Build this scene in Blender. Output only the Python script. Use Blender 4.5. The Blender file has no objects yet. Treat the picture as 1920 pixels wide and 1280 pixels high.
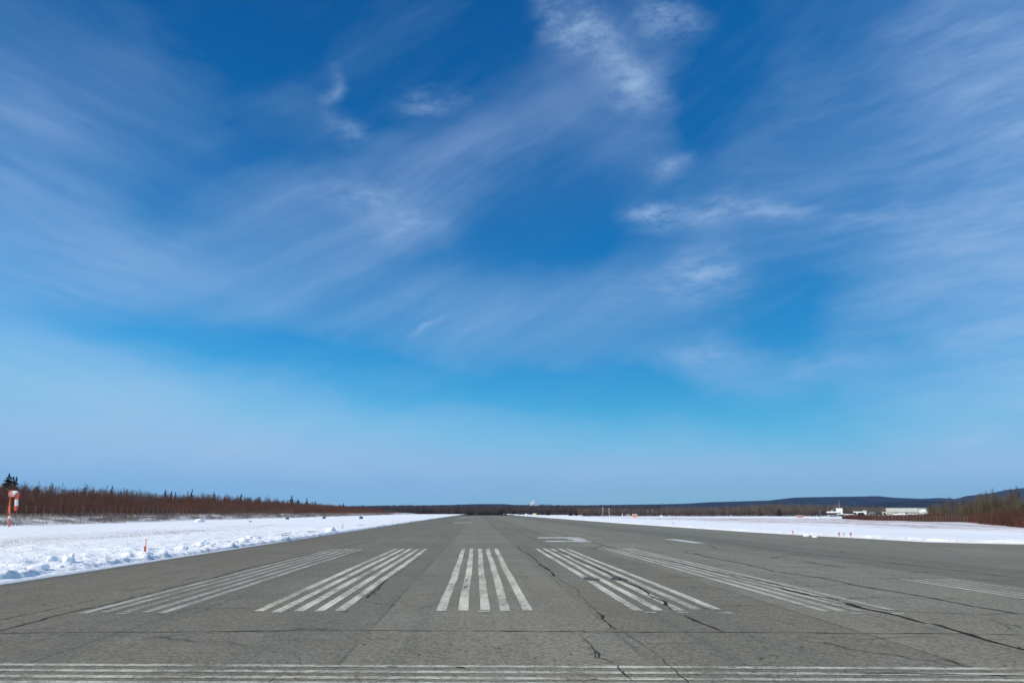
import bpy, bmesh, math, random
import numpy as np
from mathutils import Vector, Matrix, Euler

random.seed(7)
rng = np.random.default_rng(7)
S = bpy.context.scene
COL = S.collection
R = math.radians

# ------------------------------------------------------------------ camera
F = 1400.0                      # focal length in pixels of the 1920 px wide photograph
PITCH = math.atan(320 / F)
YAW = -math.atan(65 * math.cos(PITCH) / F)
CAMH = 1.8
cam = bpy.data.cameras.new("camera")
cam.sensor_width = 36.0
cam.lens = F / 1920 * 36.0
cam.clip_start = 0.1
cam.clip_end = 30000
camo = bpy.data.objects.new("camera", cam)
COL.objects.link(camo)
camo.location = (0, 0, CAMH)
camo.rotation_euler = (math.pi / 2 + PITCH, 0, YAW)
S.camera = camo
CM = camo.rotation_euler.to_matrix()


def ray(px, py):
    return (CM @ Vector((px - 960, 640 - py, -F))).normalized()


def gp(px, py, z=0.0):
    """ground point seen at a pixel of the photograph"""
    d = ray(px, py)
    t = (z - CAMH) / d.z
    return Vector((d.x * t, d.y * t, z))


def at(px, py, Y):
    """point at distance Y (along the runway) seen at a pixel"""
    d = ray(px, py)
    t = Y / d.y
    return Vector((d.x * t, Y, CAMH + d.z * t))


CMN = np.array(CM)


def rays(px, py):
    px, py = np.broadcast_arrays(np.asarray(px, float), np.asarray(py, float))
    d = np.stack([px - 960, 640 - py, np.full(px.shape, -F)], -1)
    return d @ CMN.T


def xa(px, d):
    """sideways position of image column px (at horizon height) at distance d along the runway"""
    r = rays(px, 960.0)
    return r[..., 0] / r[..., 1] * d


def za(px, py, d):
    """height of a pixel at distance d along the runway"""
    r = rays(px, py)
    return CAMH + r[..., 2] / r[..., 1] * d


def gd(px, py):
    """distance along the runway at which a pixel meets level ground"""
    r = rays(px, py)
    return -CAMH * r[..., 1] / r[..., 2]


# ------------------------------------------------------------------ light and exposure
SUN_EL, SUN_AZ = R(38), R(112)          # azimuth to the left of the view direction
to_sun = Vector((-math.sin(SUN_AZ) * math.cos(SUN_EL), math.cos(SUN_AZ) * math.cos(SUN_EL), math.sin(SUN_EL)))
sl = bpy.data.lights.new("sun", 'SUN')
sl.energy = 3.6
sl.angle = R(0.53)
sl.color = (1.0, 0.95, 0.88)
so = bpy.data.objects.new("sun", sl)
so.rotation_euler = to_sun.to_track_quat('Z', 'Y').to_euler()
COL.objects.link(so)
S.view_settings.view_transform = 'Standard'
S.view_settings.look = 'None'
S.view_settings.exposure = 0.15
S.view_settings.gamma = 1.0
S.view_settings.use_curve_mapping = False
S.cycles.use_denoising = True
S.cycles.max_bounces = 6
S.cycles.volume_bounces = 0


class NT:
    """small helper for building node trees"""
    def __init__(s, tree):
        s.t = tree
        s.t.nodes.clear()

    def n(s, typ, ins=None, **props):
        nd = s.t.nodes.new(typ)
        for k, v in props.items():
            setattr(nd, k, v)
        for k, v in (ins or {}).items():
            sock = nd.inputs[k]
            if isinstance(v, bpy.types.NodeSocket):
                s.t.links.new(v, sock)
            else:
                sock.default_value = v
        return nd

    def link(s, a, b):
        s.t.links.new(a, b)

    def math(s, op, a, b=0.0, c=0.0, clamp=False):
        return s.n('ShaderNodeMath', {0: a, 1: b, 2: c}, operation=op, use_clamp=clamp).outputs[0]

    def mix(s, f, a, b, blend='MIX'):
        nd = s.n('ShaderNodeMix', data_type='RGBA', blend_type=blend)
        for idx, v in ((0, f), (6, a), (7, b)):
            sock = nd.inputs[idx]
            if isinstance(v, bpy.types.NodeSocket):
                s.t.links.new(v, sock)
            else:
                sock.default_value = v if idx == 0 else (*v[:3], 1.0)
        return nd.outputs[2]

    def ramp(s, f, lo, hi, a=0.0, b=1.0, smooth=True):
        return s.n('ShaderNodeMapRange', {0: f, 1: lo, 2: hi, 3: a, 4: b},
                   interpolation_type='SMOOTHSTEP' if smooth else 'LINEAR').outputs[0]

    def noise(s, vec, scale, detail=4, rough=0.55, dist=0.0):
        return s.n('ShaderNodeTexNoise', {'Vector': vec, 'Scale': scale, 'Detail': detail, 'Roughness': rough, 'Distortion': dist}).outputs[0]

    def mapping(s, vec, loc=(0, 0, 0), rot=(0, 0, 0), sc=(1, 1, 1), typ='POINT'):
        return s.n('ShaderNodeMapping', {'Vector': vec, 'Location': loc, 'Rotation': rot, 'Scale': sc}, vector_type=typ).outputs[0]


# ------------------------------------------------------------------ sky
W = bpy.data.worlds.new("World")
S.world = W
W.use_nodes = True
nt = NT(W.node_tree)
sky = nt.n('ShaderNodeTexSky', sky_type='NISHITA', sun_disc=False, sun_elevation=SUN_EL, sun_rotation=SUN_AZ,
           altitude=600.0, air_density=1.0, dust_density=0.0, ozone_density=3.5)
gen = nt.n('ShaderNodeTexCoord').outputs['Generated']
sx = nt.n('ShaderNodeSeparateXYZ', {0: gen})
az = nt.math('ARCTAN2', sx.outputs[0], sx.outputs[1])
el = nt.math('ARCSINE', sx.outputs[2])
ae = nt.n('ShaderNodeCombineXYZ', {0: az, 1: el, 2: 0.0}).outputs[0]
# warp so that veils get torn, irregular edges
wn = nt.n('ShaderNodeTexNoise', {'Vector': nt.mapping(ae, sc=(1, 1.7, 1)), 'Scale': 5.0, 'Detail': 4.0, 'Roughness': 0.5})
w1 = nt.n('ShaderNodeVectorMath', {0: wn.outputs['Color'], 1: (0.5, 0.5, 0.5)}, operation='SUBTRACT').outputs[0]
w2 = nt.n('ShaderNodeVectorMath', {0: w1, 1: (0.20, 0.10, 0.0)}, operation='MULTIPLY').outputs[0]
aw = nt.n('ShaderNodeVectorMath', {0: ae, 1: w2}, operation='ADD').outputs[0]


def pae(px, py):
    d = ray(px, py)
    return math.atan2(d.x, d.y), math.asin(d.z)


def blob(cx, cy, rx, ry, rot, wgt, vec, soft=False):
    a0, e0 = pae(cx, cy)
    a1, _ = pae(cx + 10, cy)
    _, e1 = pae(cx, cy - 10)
    kx, ky = abs(a1 - a0) / 10, abs(e1 - e0) / 10
    m = nt.mapping(vec, (a0, e0, 0), (0, 0, R(-rot)), (rx * kx, ry * ky, 1), 'TEXTURE')
    g = nt.n('ShaderNodeTexGradient', {0: m}, gradient_type='SPHERICAL' if soft else 'QUADRATIC_SPHERE').outputs[1]
    if soft:
        g = nt.ramp(g, 0.0, 0.85)
    return nt.math('MULTIPLY', g, wgt)


def total(lst, vec, soft=False):
    acc = None
    for b in lst:
        v = blob(*b, vec, soft)
        acc = v if acc is None else nt.math('ADD', acc, v)
    return acc


# broad thin veils: centre, half sizes, tilt (positive = falls to the right), weight
SMOOTH = [(60, 735, 1150, 175, 9, 1.2), (900, 850, 1100, 105, 4, 0.75), (1900, 770, 520, 230, 2, 0.45)]
VEILS = [(120, 745, 900, 150, 8, .4), (40, 470, 480, 190, -8, .80), (540, 430, 560, 150, -24, .60),
         (1990, 250, 560, 620, 0, 1.05), (1800, 530, 460, 210, 5, .70), (180, 140, 460, 260, 0, .38),
         (0, 270, 340, 170, 20, .35), (1000, 600, 560, 130, -14, .60), (1250, 470, 420, 260, 0, .25), (1350, 690, 280, 90, 4, .45), (1900, 780, 400, 240, 0, .75),
         (1130, 170, 300, 220, 30, .42), (1500, 300, 280, 260, 0, .36), (850, 330, 380, 130, -30, .36), (560, 180, 90, 160, -70, .30),
         (600, 550, 520, 120, -8, .45)]
# small brighter tufts
TUFTS = [(1085, 58, 150, 75, 22, 1.0), (1255, 42, 100, 65, 5, .8), (1182, 150, 120, 75, 25, .95), (1232, 396, 95, 40, -2, 1.0),
         (1345, 392, 140, 52, 5, .75), (1450, 402, 120, 30, 4, .6), (1315, 505, 130, 80, -8, .85), (1600, 416, 90, 32, 0, .6),
         (680, 362, 140, 60, 5, .5), (800, 198, 130, 45, -8, .5), (650, 240, 100, 40, 12, .45), (1260, 298, 90, 45, -6, .5),
         (1560, 690, 180, 45, -6, .55), (1330, 660, 220, 60, 3, .5), (795, 620, 60, 12, -22, .6), (610, 160, 30, 90, 8, .35),
         (1680, 395, 120, 50, 20, .4), (750, 405, 150, 45, -15, .4)]
CLEAR = [(420, 60, 640, 260, 8, .55), (1120, 450, 420, 190, -20, .34), (1345, 190, 200, 330, 0, .55), (720, 672, 760, 85, 7, .45),
         (1480, 560, 260, 150, 30, .45), (900, 60, 340, 220, 0, .45), (1150, 740, 330, 80, 5, .45)]
veil = nt.math('ADD', total(VEILS, aw, True), 0.06)
veil = nt.math('MAXIMUM', nt.math('SUBTRACT', veil, total(CLEAR, aw)), 0.0)
w3 = nt.n('ShaderNodeVectorMath', {0: w1, 1: (0.12, 0.07, 0.0)}, operation='MULTIPLY').outputs[0]
tuft = total(TUFTS, nt.n('ShaderNodeVectorMath', {0: ae, 1: w3}, operation='ADD').outputs[0])
wv = nt.n('ShaderNodeVectorMath', {0: w1, 1: (0.035, 0.035, 0.0)}, operation='MULTIPLY').outputs[0]
av = nt.n('ShaderNodeVectorMath', {0: ae, 1: wv}, operation='ADD').outputs[0]


def streaks(ang, sx_, sy_, det, rg):
    """noise drawn out along a direction tilted ang degrees (rising to the right)"""
    return nt.noise(nt.mapping(av, rot=(0, 0, R(ang)), sc=(1 / sx_, 1 / sy_, 1), typ='TEXTURE'), 1.0, det, rg)


def fmix(f, a, b):
    return nt.n('ShaderNodeMix', {0: f, 2: a, 3: b}, data_type='FLOAT').outputs[0]


leftness = nt.ramp(az, -0.22, -0.52)
stl = fmix(leftness, streaks(27, 2.4, 13, 7, 0.58), streaks(-14, 2.4, 13, 7, 0.58))
str_ = streaks(3, 7, 34, 7, 0.62)
rightness = nt.ramp(az, 0.05, 0.42)
stn = nt.n('ShaderNodeMix', {0: rightness, 2: stl, 3: str_}, data_type='FLOAT').outputs[0]
stn = nt.ramp(stn, 0.30, 0.72)
fib = fmix(leftness, streaks(30, 4, 60, 5, 0.6), streaks(-12, 4, 60, 5, 0.6))
fibr = streaks(4, 12, 70, 5, 0.6)
fib = nt.ramp(nt.n('ShaderNodeMix', {0: rightness, 2: fib, 3: fibr}, data_type='FLOAT').outputs[0], 0.3, 0.7)
fine = nt.ramp(nt.noise(nt.mapping(av, rot=(0, 0, R(-10)), sc=(16, 40, 1)), 1.0, 9, 0.70), 0.36, 0.66)
d1 = nt.math('MULTIPLY', veil, nt.math('MULTIPLY', nt.math('MULTIPLY_ADD', stn, 0.50, 0.48), nt.math('MULTIPLY_ADD', fib, 0.32, 0.82)))
d2 = nt.math('MULTIPLY', tuft, nt.math('MULTIPLY_ADD', fine, 1.0, 0.18))
wisp = nt.math('MULTIPLY', nt.ramp(stl, 0.45, 0.78), 0.08)
# unseen high cloud added beside and behind the camera to whiten the ambient light
back = nt.math('MULTIPLY', nt.ramp(nt.math('ABSOLUTE', az), 0.8, 1.7), 0.9)
smooth_ = nt.math('MULTIPLY', total(SMOOTH, aw, True), nt.math('MULTIPLY_ADD', stn, 0.26, 0.46))
d1 = nt.math('ADD', d1, smooth_)
dens = nt.math('ADD', nt.math('MULTIPLY_ADD', d1, 0.58, nt.math('ADD', wisp, back)), nt.math('MULTIPLY', d2, 0.92))
dens = nt.math('SUBTRACT', 1.0, nt.math('EXPONENT', nt.math('MULTIPLY', dens, -1.0)))
dens = nt.math('MULTIPLY', dens, nt.ramp(el, 0.0, 0.06))
# camera-like colour response of the clear sky: deeper blue overhead, cleaner blue at the horizon
K = 0.10
sc_ = nt.n('ShaderNodeSeparateColor', {0: sky.outputs[0]})
ch = []
for k, (g_, p_, mx_) in enumerate(((2.0, 2.5, 0.25), (1.18, 1.22, 0.50), (1.20, 0.95, 0.78))):
    q_ = nt.math('POWER', nt.math('MULTIPLY', sc_.outputs[k], K), p_)
    q_ = nt.math('SMOOTH_MIN', nt.math('MULTIPLY', q_, g_), mx_, 0.12)
    ch.append(nt.math('MULTIPLY', q_, 1.0 / K))
graded = nt.n('ShaderNodeCombineColor', {0: ch[0], 1: ch[1], 2: ch[2]}).outputs[0]
skyc = nt.mix(dens, graded, (4.2, 5.95, 8.5))
bg = nt.n('ShaderNodeBackground', {'Color': skyc, 'Strength': 0.09})
nt.link(bg.outputs[0], nt.n('ShaderNodeOutputWorld').inputs[0])

# ------------------------------------------------------------------ object helpers


def link(name, me, parent=None, mats=()):
    o = bpy.data.objects.new(name, me)
    COL.objects.link(o)
    for m in mats:
        me.materials.append(m)
    if parent is not None:
        o.parent = parent
    return o


def tag(o, label=None, cat=None, group=None, kind=None):
    if label:
        o['label'] = label
    if cat:
        o['category'] = cat
    if group:
        o['group'] = group
    if kind:
        o['kind'] = kind
    return o


def empty(name, loc, label=None, cat=None, group=None, rz=0.0):
    o = bpy.data.objects.new(name, None)
    o.empty_display_size = 0.3
    COL.objects.link(o)
    o.location = loc
    o.rotation_euler = (0, 0, rz)
    return tag(o, label, cat, group)


def np_mesh(name, v, f, mat, parent=None, smooth=False, attrs=None):
    """v (N,3), f (M,k)"""
    v = np.ascontiguousarray(v, dtype=np.float32)
    f = np.ascontiguousarray(f, dtype=np.int32)
    k = f.shape[1]
    me = bpy.data.meshes.new(name)
    me.vertices.add(len(v))
    me.vertices.foreach_set('co', v.ravel())
    me.loops.add(f.size)
    me.loops.foreach_set('vertex_index', f.ravel())
    me.polygons.add(len(f))
    me.polygons.foreach_set('loop_start', np.arange(0, f.size, k, dtype=np.int32))
    me.polygons.foreach_set('loop_total', np.full(len(f), k, dtype=np.int32))
    me.polygons.foreach_set('use_smooth', np.full(len(f), smooth))
    for an, av_ in (attrs or {}).items():
        a = me.attributes.new(an, 'FLOAT', 'POINT')
        a.data.foreach_set('value', np.ascontiguousarray(av_, dtype=np.float32))
    me.update(calc_edges=True)
    return link(name, me, parent, (mat,) if mat else ())


class MB:
    """collects simple shapes into one mesh"""
    def __init__(s):
        s.b = bmesh.new()

    def box(s, x0, x1, y0, y1, z0, z1, bev=0.0):
        r = bmesh.ops.create_cube(s.b, size=1)
        vs = r['verts']
        for v in vs:
            v.co = Vector(((x0 + x1) / 2 + v.co.x * (x1 - x0), (y0 + y1) / 2 + v.co.y * (y1 - y0), (z0 + z1) / 2 + v.co.z * (z1 - z0)))
        if bev:
            es = list({e for v in vs for e in v.link_edges})
            bmesh.ops.bevel(s.b, geom=es, offset=bev, segments=2, affect='EDGES', profile=0.5)
        return s

    def tube(s, pts, rad, n=10, caps=True):
        pts = [Vector(p) for p in pts]
        if not hasattr(rad, '__len__'):
            rad = [rad] * len(pts)
        rings = []
        up = Vector((0.013, 0.021, 1)).normalized()
        for i, p in enumerate(pts):
            t = (pts[min(i + 1, len(pts) - 1)] - pts[max(i - 1, 0)]).normalized()
            a = t.cross(up)
            if a.length < 0.05:
                a = t.cross(Vector((1, 0, 0)))
            a.normalize()
            c = t.cross(a).normalized()
            rings.append([s.b.verts.new(p + (a * math.cos(2 * math.pi * k / n) + c * math.sin(2 * math.pi * k / n)) * rad[i]) for k in range(n)])
        for r0, r1 in zip(rings, rings[1:]):
            for k in range(n):
                s.b.faces.new((r0[k], r0[(k + 1) % n], r1[(k + 1) % n], r1[k]))
        if caps:
            s.b.faces.new(rings[0][::-1])
            s.b.faces.new(rings[-1])
        return s

    def poly_prism(s, outline, z0, z1):
        """outline: list of (x,y); solid between z0 and z1"""
        a = [s.b.verts.new((x, y, z0)) for x, y in outline]
        c = [s.b.verts.new((x, y, z1)) for x, y in outline]
        s.b.faces.new(c)
        s.b.faces.new(a[::-1])
        n = len(a)
        for i in range(n):
            s.b.faces.new((a[i], a[(i + 1) % n], c[(i + 1) % n], c[i]))
        return s

    def side_prism(s, outline, y0, y1):
        """outline: list of (x,z); solid between y0 and y1"""
        a = [s.b.verts.new((x, y0, z)) for x, z in outline]
        c = [s.b.verts.new((x, y1, z)) for x, z in outline]
        s.b.faces.new(a)
        s.b.faces.new(c[::-1])
        n = len(a)
        for i in range(n):
            s.b.faces.new((a[i], c[i], c[(i + 1) % n], a[(i + 1) % n]))
        return s

    def build(s, name, mat, parent=None, smooth=False):
        bmesh.ops.recalc_face_normals(s.b, faces=s.b.faces)
        me = bpy.data.meshes.new(name)
        s.b.to_mesh(me)
        s.b.free()
        if smooth:
            for p in me.polygons:
                p.use_smooth = True
        return link(name, me, parent, (mat,))


# ------------------------------------------------------------------ numpy noise


def vnoise(x, y, seed=0):
    xi, yi = np.floor(x).astype(np.int64), np.floor(y).astype(np.int64)
    fx, fy = x - xi, y - yi
    fx, fy = fx * fx * (3 - 2 * fx), fy * fy * (3 - 2 * fy)

    def h(a, b):
        n = (a * 374761393 + b * 668265263 + seed * 982451653) & 0xFFFFFFFF
        n = ((n ^ (n >> 13)) * 1274126177) & 0xFFFFFFFF
        return ((n ^ (n >> 16)) & 0xFFFF) / 65535.0
    return (h(xi, yi) * (1 - fx) + h(xi + 1, yi) * fx) * (1 - fy) + (h(xi, yi + 1) * (1 - fx) + h(xi + 1, yi + 1) * fx) * fy


def fbm(x, y, octv=4, seed=0):
    r, a, t = 0, 1.0, 0
    for i in range(octv):
        r = r + a * vnoise(x * 2 ** i, y * 2 ** i, seed + i)
        t += a
        a *= 0.5
    return r / t


def sstep(a, b, x):
    t = np.clip((x - a) / (b - a), 0, 1)
    return t * t * (3 - 2 * t)


# ------------------------------------------------------------------ materials


def mat(name, rough=0.8, spec=0.3):
    m = bpy.data.materials.new(name)
    m.use_nodes = True
    t = NT(m.node_tree)
    p = t.n('ShaderNodeBsdfPrincipled', {'Roughness': rough, 'Specular IOR Level': spec})
    o = t.n('ShaderNodeOutputMaterial')
    t.link(p.outputs[0], o.inputs[0])
    return m, t, p


def plain(name, c, rough=0.6, var=0.12, scale=6.0, spec=0.4):
    """painted or weathered surface with a little unevenness"""
    m, t, p = mat(name, rough, spec)
    oc = t.n('ShaderNodeTexCoord').outputs['Object']
    n = t.noise(oc, scale, 5, 0.6)
    k = t.ramp(n, 0.25, 0.75, 1 - var, 1 + var)
    col = t.n('ShaderNodeVectorMath', {0: c, 1: (1, 1, 1)}, operation='MULTIPLY')
    v = t.n('ShaderNodeVectorMath', {0: col.outputs[0]}, operation='SCALE')
    t.link(k, v.inputs['Scale'])
    t.link(v.outputs[0], p.inputs['Base Color'])
    return m


def asphalt_nodes(t):
    oc = t.n('ShaderNodeTexCoord').outputs['Object']
    sep = t.n('ShaderNodeSeparateXYZ', {0: oc})
    big = t.noise(oc, 0.13, 5, 0.6)
    mid = t.noise(oc, 1.1, 6, 0.62)
    lane = t.noise(t.mapping(oc, sc=(0.42, 0.012, 1)), 1.0, 4, 0.6)
    grit = t.noise(t.mapping(oc, sc=(1, .55, 1)), 20.0, 4, 0.8)
    stone = t.n('ShaderNodeTexVoronoi', {'Vector': oc, 'Scale': 24.0}, feature='F1').outputs['Color']
    stone = t.n('ShaderNodeSeparateColor', {0: stone}).outputs[0]
    c = t.mix(t.ramp(big, 0.3, 0.7), (0.180, 0.157, 0.108), (0.221, 0.198, 0.142))
    c = t.mix(t.math('MULTIPLY', t.ramp(lane, 0.38, 0.66), 0.5), c, (0.154, 0.143, 0.108))
    # smoother greyer paving on the right-hand lanes, browner old paving on the left
    c = t.mix(t.math('MULTIPLY', t.ramp(sep.outputs[0], -4, -12), 0.55), c, (0.174, 0.144, 0.095))
    c = t.mix(t.math('MULTIPLY', t.ramp(sep.outputs[0], 7, 18), 0.5), c, (0.162, 0.158, 0.120))
    c = t.mix(t.math('MULTIPLY', t.ramp(mid, 0.50, 0.75), 0.30), c, (0.279, 0.247, 0.177))
    c = t.mix(t.math('MULTIPLY', t.ramp(mid, 0.46, 0.25), 0.35), c, (0.129, 0.114, 0.083))
    # paving lanes of slightly different age, their joints, rubber and scrape streaks
    lx = t.math('MULTIPLY_ADD', sep.outputs[0], 1 / 3.8, 0.43)
    wn_ = t.n('ShaderNodeTexWhiteNoise', {'W': t.math('FLOOR', lx)}, noise_dimensions='1D').outputs['Value']
    ln_ = t.n('ShaderNodeVectorMath', {0: c}, operation='SCALE')
    t.link(t.math('MULTIPLY_ADD', wn_, 0.26, 0.87), ln_.inputs['Scale'])
    c = ln_.outputs[0]
    jt = t.math('SUBTRACT', 0.5, t.math('ABSOLUTE', t.math('SUBTRACT', t.math('FRACT', t.math('ADD', lx, t.math('MULTIPLY', t.noise(oc, 0.6, 3, 0.6), 0.02))), 0.5)))
    c = t.mix(t.math('MULTIPLY', t.math('MULTIPLY', t.ramp(jt, 0.012, 0.003), t.ramp(t.noise(oc, 0.25, 3, 0.6), 0.40, 0.56)), 0.5), c, (0.064, 0.062, 0.057))
    rub = t.ramp(t.noise(t.mapping(oc, sc=(2.6, 0.02, 1)), 1.0, 5, 0.7), 0.52, 0.74)
    c = t.mix(t.math('MULTIPLY', rub, 0.42), c, (0.079, 0.078, 0.073))
    scr = t.ramp(t.noise(t.mapping(oc, rot=(0, 0, 0.05), sc=(9.0, 0.12, 1)), 1.0, 4, 0.7), 0.58, 0.76)
    c = t.mix(t.math('MULTIPLY', scr, 0.22), c, (0.274, 0.264, 0.247))
    stain = t.ramp(t.noise(t.mapping(oc, sc=(0.35, 0.5, 1)), 1.0, 6, 0.7, 0.6), 0.52, 0.70)
    c = t.mix(t.math('MULTIPLY', stain, 0.40), c, (0.220, 0.212, 0.196))
    damp = t.math('MULTIPLY', t.ramp(t.math('ADD', sep.outputs[0], t.math('MULTIPLY', t.noise(oc, 0.5, 4, 0.6), 1.6)), -10.6, -11.5), 0.5)
    c = t.mix(damp, c, (0.079, 0.075, 0.070))
    g2 = t.math('MULTIPLY_ADD', t.math('SUBTRACT', grit, 0.5), 1.9, t.math('MULTIPLY_ADD', stone, 0.5, 0.75))
    v = t.n('ShaderNodeVectorMath', {0: c}, operation='SCALE')
    t.link(g2, v.inputs['Scale'])
    c = v.outputs[0]
    # ravelled pits: short dark scars elongated across the runway
    pit = t.noise(t.mapping(oc, sc=(3.2, 9.0, 1)), 1.0, 3, 0.5)
    zone = t.ramp(t.noise(oc, 0.32, 3, 0.5), 0.50, 0.66)
    c = t.mix(t.math('MULTIPLY', t.math('MULTIPLY', t.ramp(pit, 0.70, 0.74), zone), 0.85), c, (0.027, 0.028, 0.023))
    # hairline map cracking in patches
    wv_ = t.n('ShaderNodeTexNoise', {'Vector': oc, 'Scale': 2.2, 'Detail': 4.0}).outputs['Color']
    ws = t.n('ShaderNodeVectorMath', {0: wv_, 1: (0.8, 0.8, 0)}, operation='MULTIPLY').outputs[0]
    wp = t.n('ShaderNodeVectorMath', {0: oc, 1: ws}, operation='ADD').outputs[0]
    vo = t.n('ShaderNodeTexVoronoi', {'Vector': t.mapping(wp, sc=(0.22, 0.30, 1)), 'Scale': 1.0}, feature='DISTANCE_TO_EDGE').outputs['Distance']
    zone2 = t.ramp(t.noise(oc, 0.22, 3, 0.5), 0.44, 0.60)
    c = t.mix(t.math('MULTIPLY', t.math('MULTIPLY', t.ramp(vo, 0.010, 0.002), zone2), 0.7), c, (0.044, 0.044, 0.036))
    return c, grit, oc


def asphalt_mat():
    m, t, p = mat('asphalt', 0.88, 0.25)
    c, grit, oc = asphalt_nodes(t)
    t.link(c, p.inputs['Base Color'])
    b = t.n('ShaderNodeBump', {'Height': t.noise(oc, 55.0, 3, 0.7), 'Strength': 0.35, 'Distance': 0.01})
    t.link(b.outputs[0], p.inputs['Normal'])
    return m


def paint_mat(name, col, wear):
    """road paint worn through to the asphalt in a speckled, streaky way"""
    m, t, p = mat(name, 0.75, 0.3)
    c, grit, oc = asphalt_nodes(t)
    n1 = t.noise(oc, 7.0, 6, 0.72)
    n2 = t.noise(t.mapping(oc, sc=(1.3, 0.35, 1)), 1.0, 4, 0.6)
    n3 = t.noise(oc, 30.0, 2, 0.6)
    s = t.math('ADD', t.math('MULTIPLY_ADD', n1, 0.5, t.math('MULTIPLY', n2, 0.45)), t.math('MULTIPLY', n3, 0.35))
    msk = t.ramp(s, 0.65 - wear - 0.13, 0.65 - wear + 0.13, 1.0, 0.0)
    scrape = t.ramp(t.noise(t.mapping(oc, rot=(0, 0, 0.6), sc=(0.8, 14.0, 1)), 1.0, 4, 0.7), 0.60, 0.72)
    msk = t.math('MAXIMUM', t.math('SUBTRACT', msk, t.math('MULTIPLY', scrape, 0.35)), 0.0)
    dirt = t.ramp(t.noise(oc, 2.3, 5, 0.6), 0.3, 0.75)
    pc = t.mix(t.math('MULTIPLY', dirt, 0.35), col, (col[0] * .72, col[1] * .70, col[2] * .62))
    t.link(t.mix(msk, c, pc), p.inputs['Base Color'])
    return m


def snow_mat(name, side):
    m, t, p = mat(name, 0.65, 0.25)
    oc = t.n('ShaderNodeTexCoord').outputs['Object']
    u = t.n('ShaderNodeAttribute', attribute_name='u').outputs['Fac']
    sep = t.n('ShaderNodeSeparateXYZ', {0: oc})
    big = t.noise(oc, 0.07, 4, 0.6)
    c = t.mix(t.ramp(big, 0.3, 0.7), (0.84, 0.84, 0.84), (0.90, 0.89, 0.87))
    stalk = t.noise(oc, 5.0, 6, 0.75)
    strk = t.noise(t.mapping(oc, sc=(0.28, 0.035, 1)), 1.0, 6, 0.68)
    if side == 'left':
        zone = t.math('MULTIPLY', t.ramp(u, 10.5, 14.0), t.ramp(u, 23.0, 18.0))
        zone = t.math('MULTIPLY', zone, t.ramp(sep.outputs[1], 100, 55))
        lim, amt, sc = 0.56, 0.85, (0.30, 0.20, 0.125)
        k = t.math('MULTIPLY', t.ramp(strk, 0.44, 0.62), t.ramp(stalk, 0.50, 0.68))
        c = t.mix(t.math('MULTIPLY', t.math('MULTIPLY', k, zone), amt), c, sc)
        c = t.mix(t.math('MULTIPLY', zone, 0.12), c, (0.50, 0.38, 0.32))
        # the bank where scrub and dry grass come through
        z2 = t.ramp(u, 46.8, 49.8)
        k2 = t.ramp(t.noise(t.mapping(oc, sc=(0.5, 0.16, 0.5)), 1.0, 6, 0.7), 0.40, 0.55)
        c = t.mix(t.math('MULTIPLY', k2, z2), c, (0.20, 0.155, 0.12))
        c = t.mix(t.ramp(u, 56.0, 61.0), c, (0.075, 0.045, 0.04))
        # icy wet margin beside the asphalt
        c = t.mix(t.math('MULTIPLY', t.ramp(u, 0.62, 0.30), 0.8), c, (0.50, 0.53, 0.56))
    else:
        zone = t.math('MULTIPLY', t.ramp(u, 16.0, 24.0), t.ramp(u, 120.0, 60.0))
        zone = t.math('MULTIPLY', zone, t.ramp(sep.outputs[1], 420, 250))
        k = t.math('MULTIPLY', t.ramp(strk, 0.40, 0.56), t.ramp(t.noise(t.mapping(oc, sc=(1, .3, 1)), 1.2, 6, 0.75), 0.38, 0.58))
        c = t.mix(t.math('MULTIPLY', t.math('MULTIPLY', k, zone), 0.95), c, (0.30, 0.19, 0.16))
        c = t.mix(t.math('MULTIPLY', zone, 0.30), c, (0.60, 0.47, 0.45))
        c = t.mix(t.math('MULTIPLY', t.ramp(u, 0.35, 0.1), 0.6), c, (0.45, 0.46, 0.48))
    dirt = t.math('MULTIPLY', t.ramp(u, 2.2, 0.5), t.ramp(t.noise(oc, 3.0, 5, 0.7), 0.48, 0.72))
    c = t.mix(t.math('MULTIPLY', dirt, 0.35), c, (0.42, 0.38, 0.35))
    t.link(c, p.inputs['Base Color'])
    h = t.math('ADD', t.noise(oc, 3.2, 5, 0.65), t.math('MULTIPLY', t.noise(oc, 14.0, 3, 0.6), 0.3))
    b = t.n('ShaderNodeBump', {'Height': h, 'Strength': 0.85, 'Distance': 0.14})
    t.link(b.outputs[0], p.inputs['Normal'])
    return m


def tint_mat(name, a, b, rough=0.9, c3=None):
    """plants: colour runs from a to b with a per-plant tint value"""
    m, t, p = mat(name, rough, 0.1)
    tn = t.n('ShaderNodeAttribute', attribute_name='tint').outputs['Fac']
    oc = t.n('ShaderNodeTexCoord').outputs['Object']
    c = t.mix(tn, a, b)
    if c3:
        c = t.mix(t.math('MULTIPLY', t.ramp(t.noise(oc, 0.07, 4, 0.65), 0.46, 0.58), 0.85), c, c3)
    t.link(c, p.inputs['Base Color'])
    return m


def hill_mat(name, a, b, sc=0.02):
    m, t, p = mat(name, 1.0, 0.0)
    oc = t.n('ShaderNodeTexCoord').outputs['Object']
    n = t.noise(oc, sc, 8, 0.68)
    n2 = t.noise(oc, sc * 0.12, 4, 0.6)
    c = t.mix(t.ramp(n, 0.36, 0.66), a, b)
    c = t.mix(t.math('MULTIPLY', t.ramp(n2, 0.45, 0.65), 0.6), c, (0.018, 0.026, 0.020))
    t.link(c, p.inputs['Base Color'])
    bp = t.n('ShaderNodeBump', {'Height': n, 'Strength': 1.0, 'Distance': 6.0})
    t.link(bp.outputs[0], p.inputs['Normal'])
    return m


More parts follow.
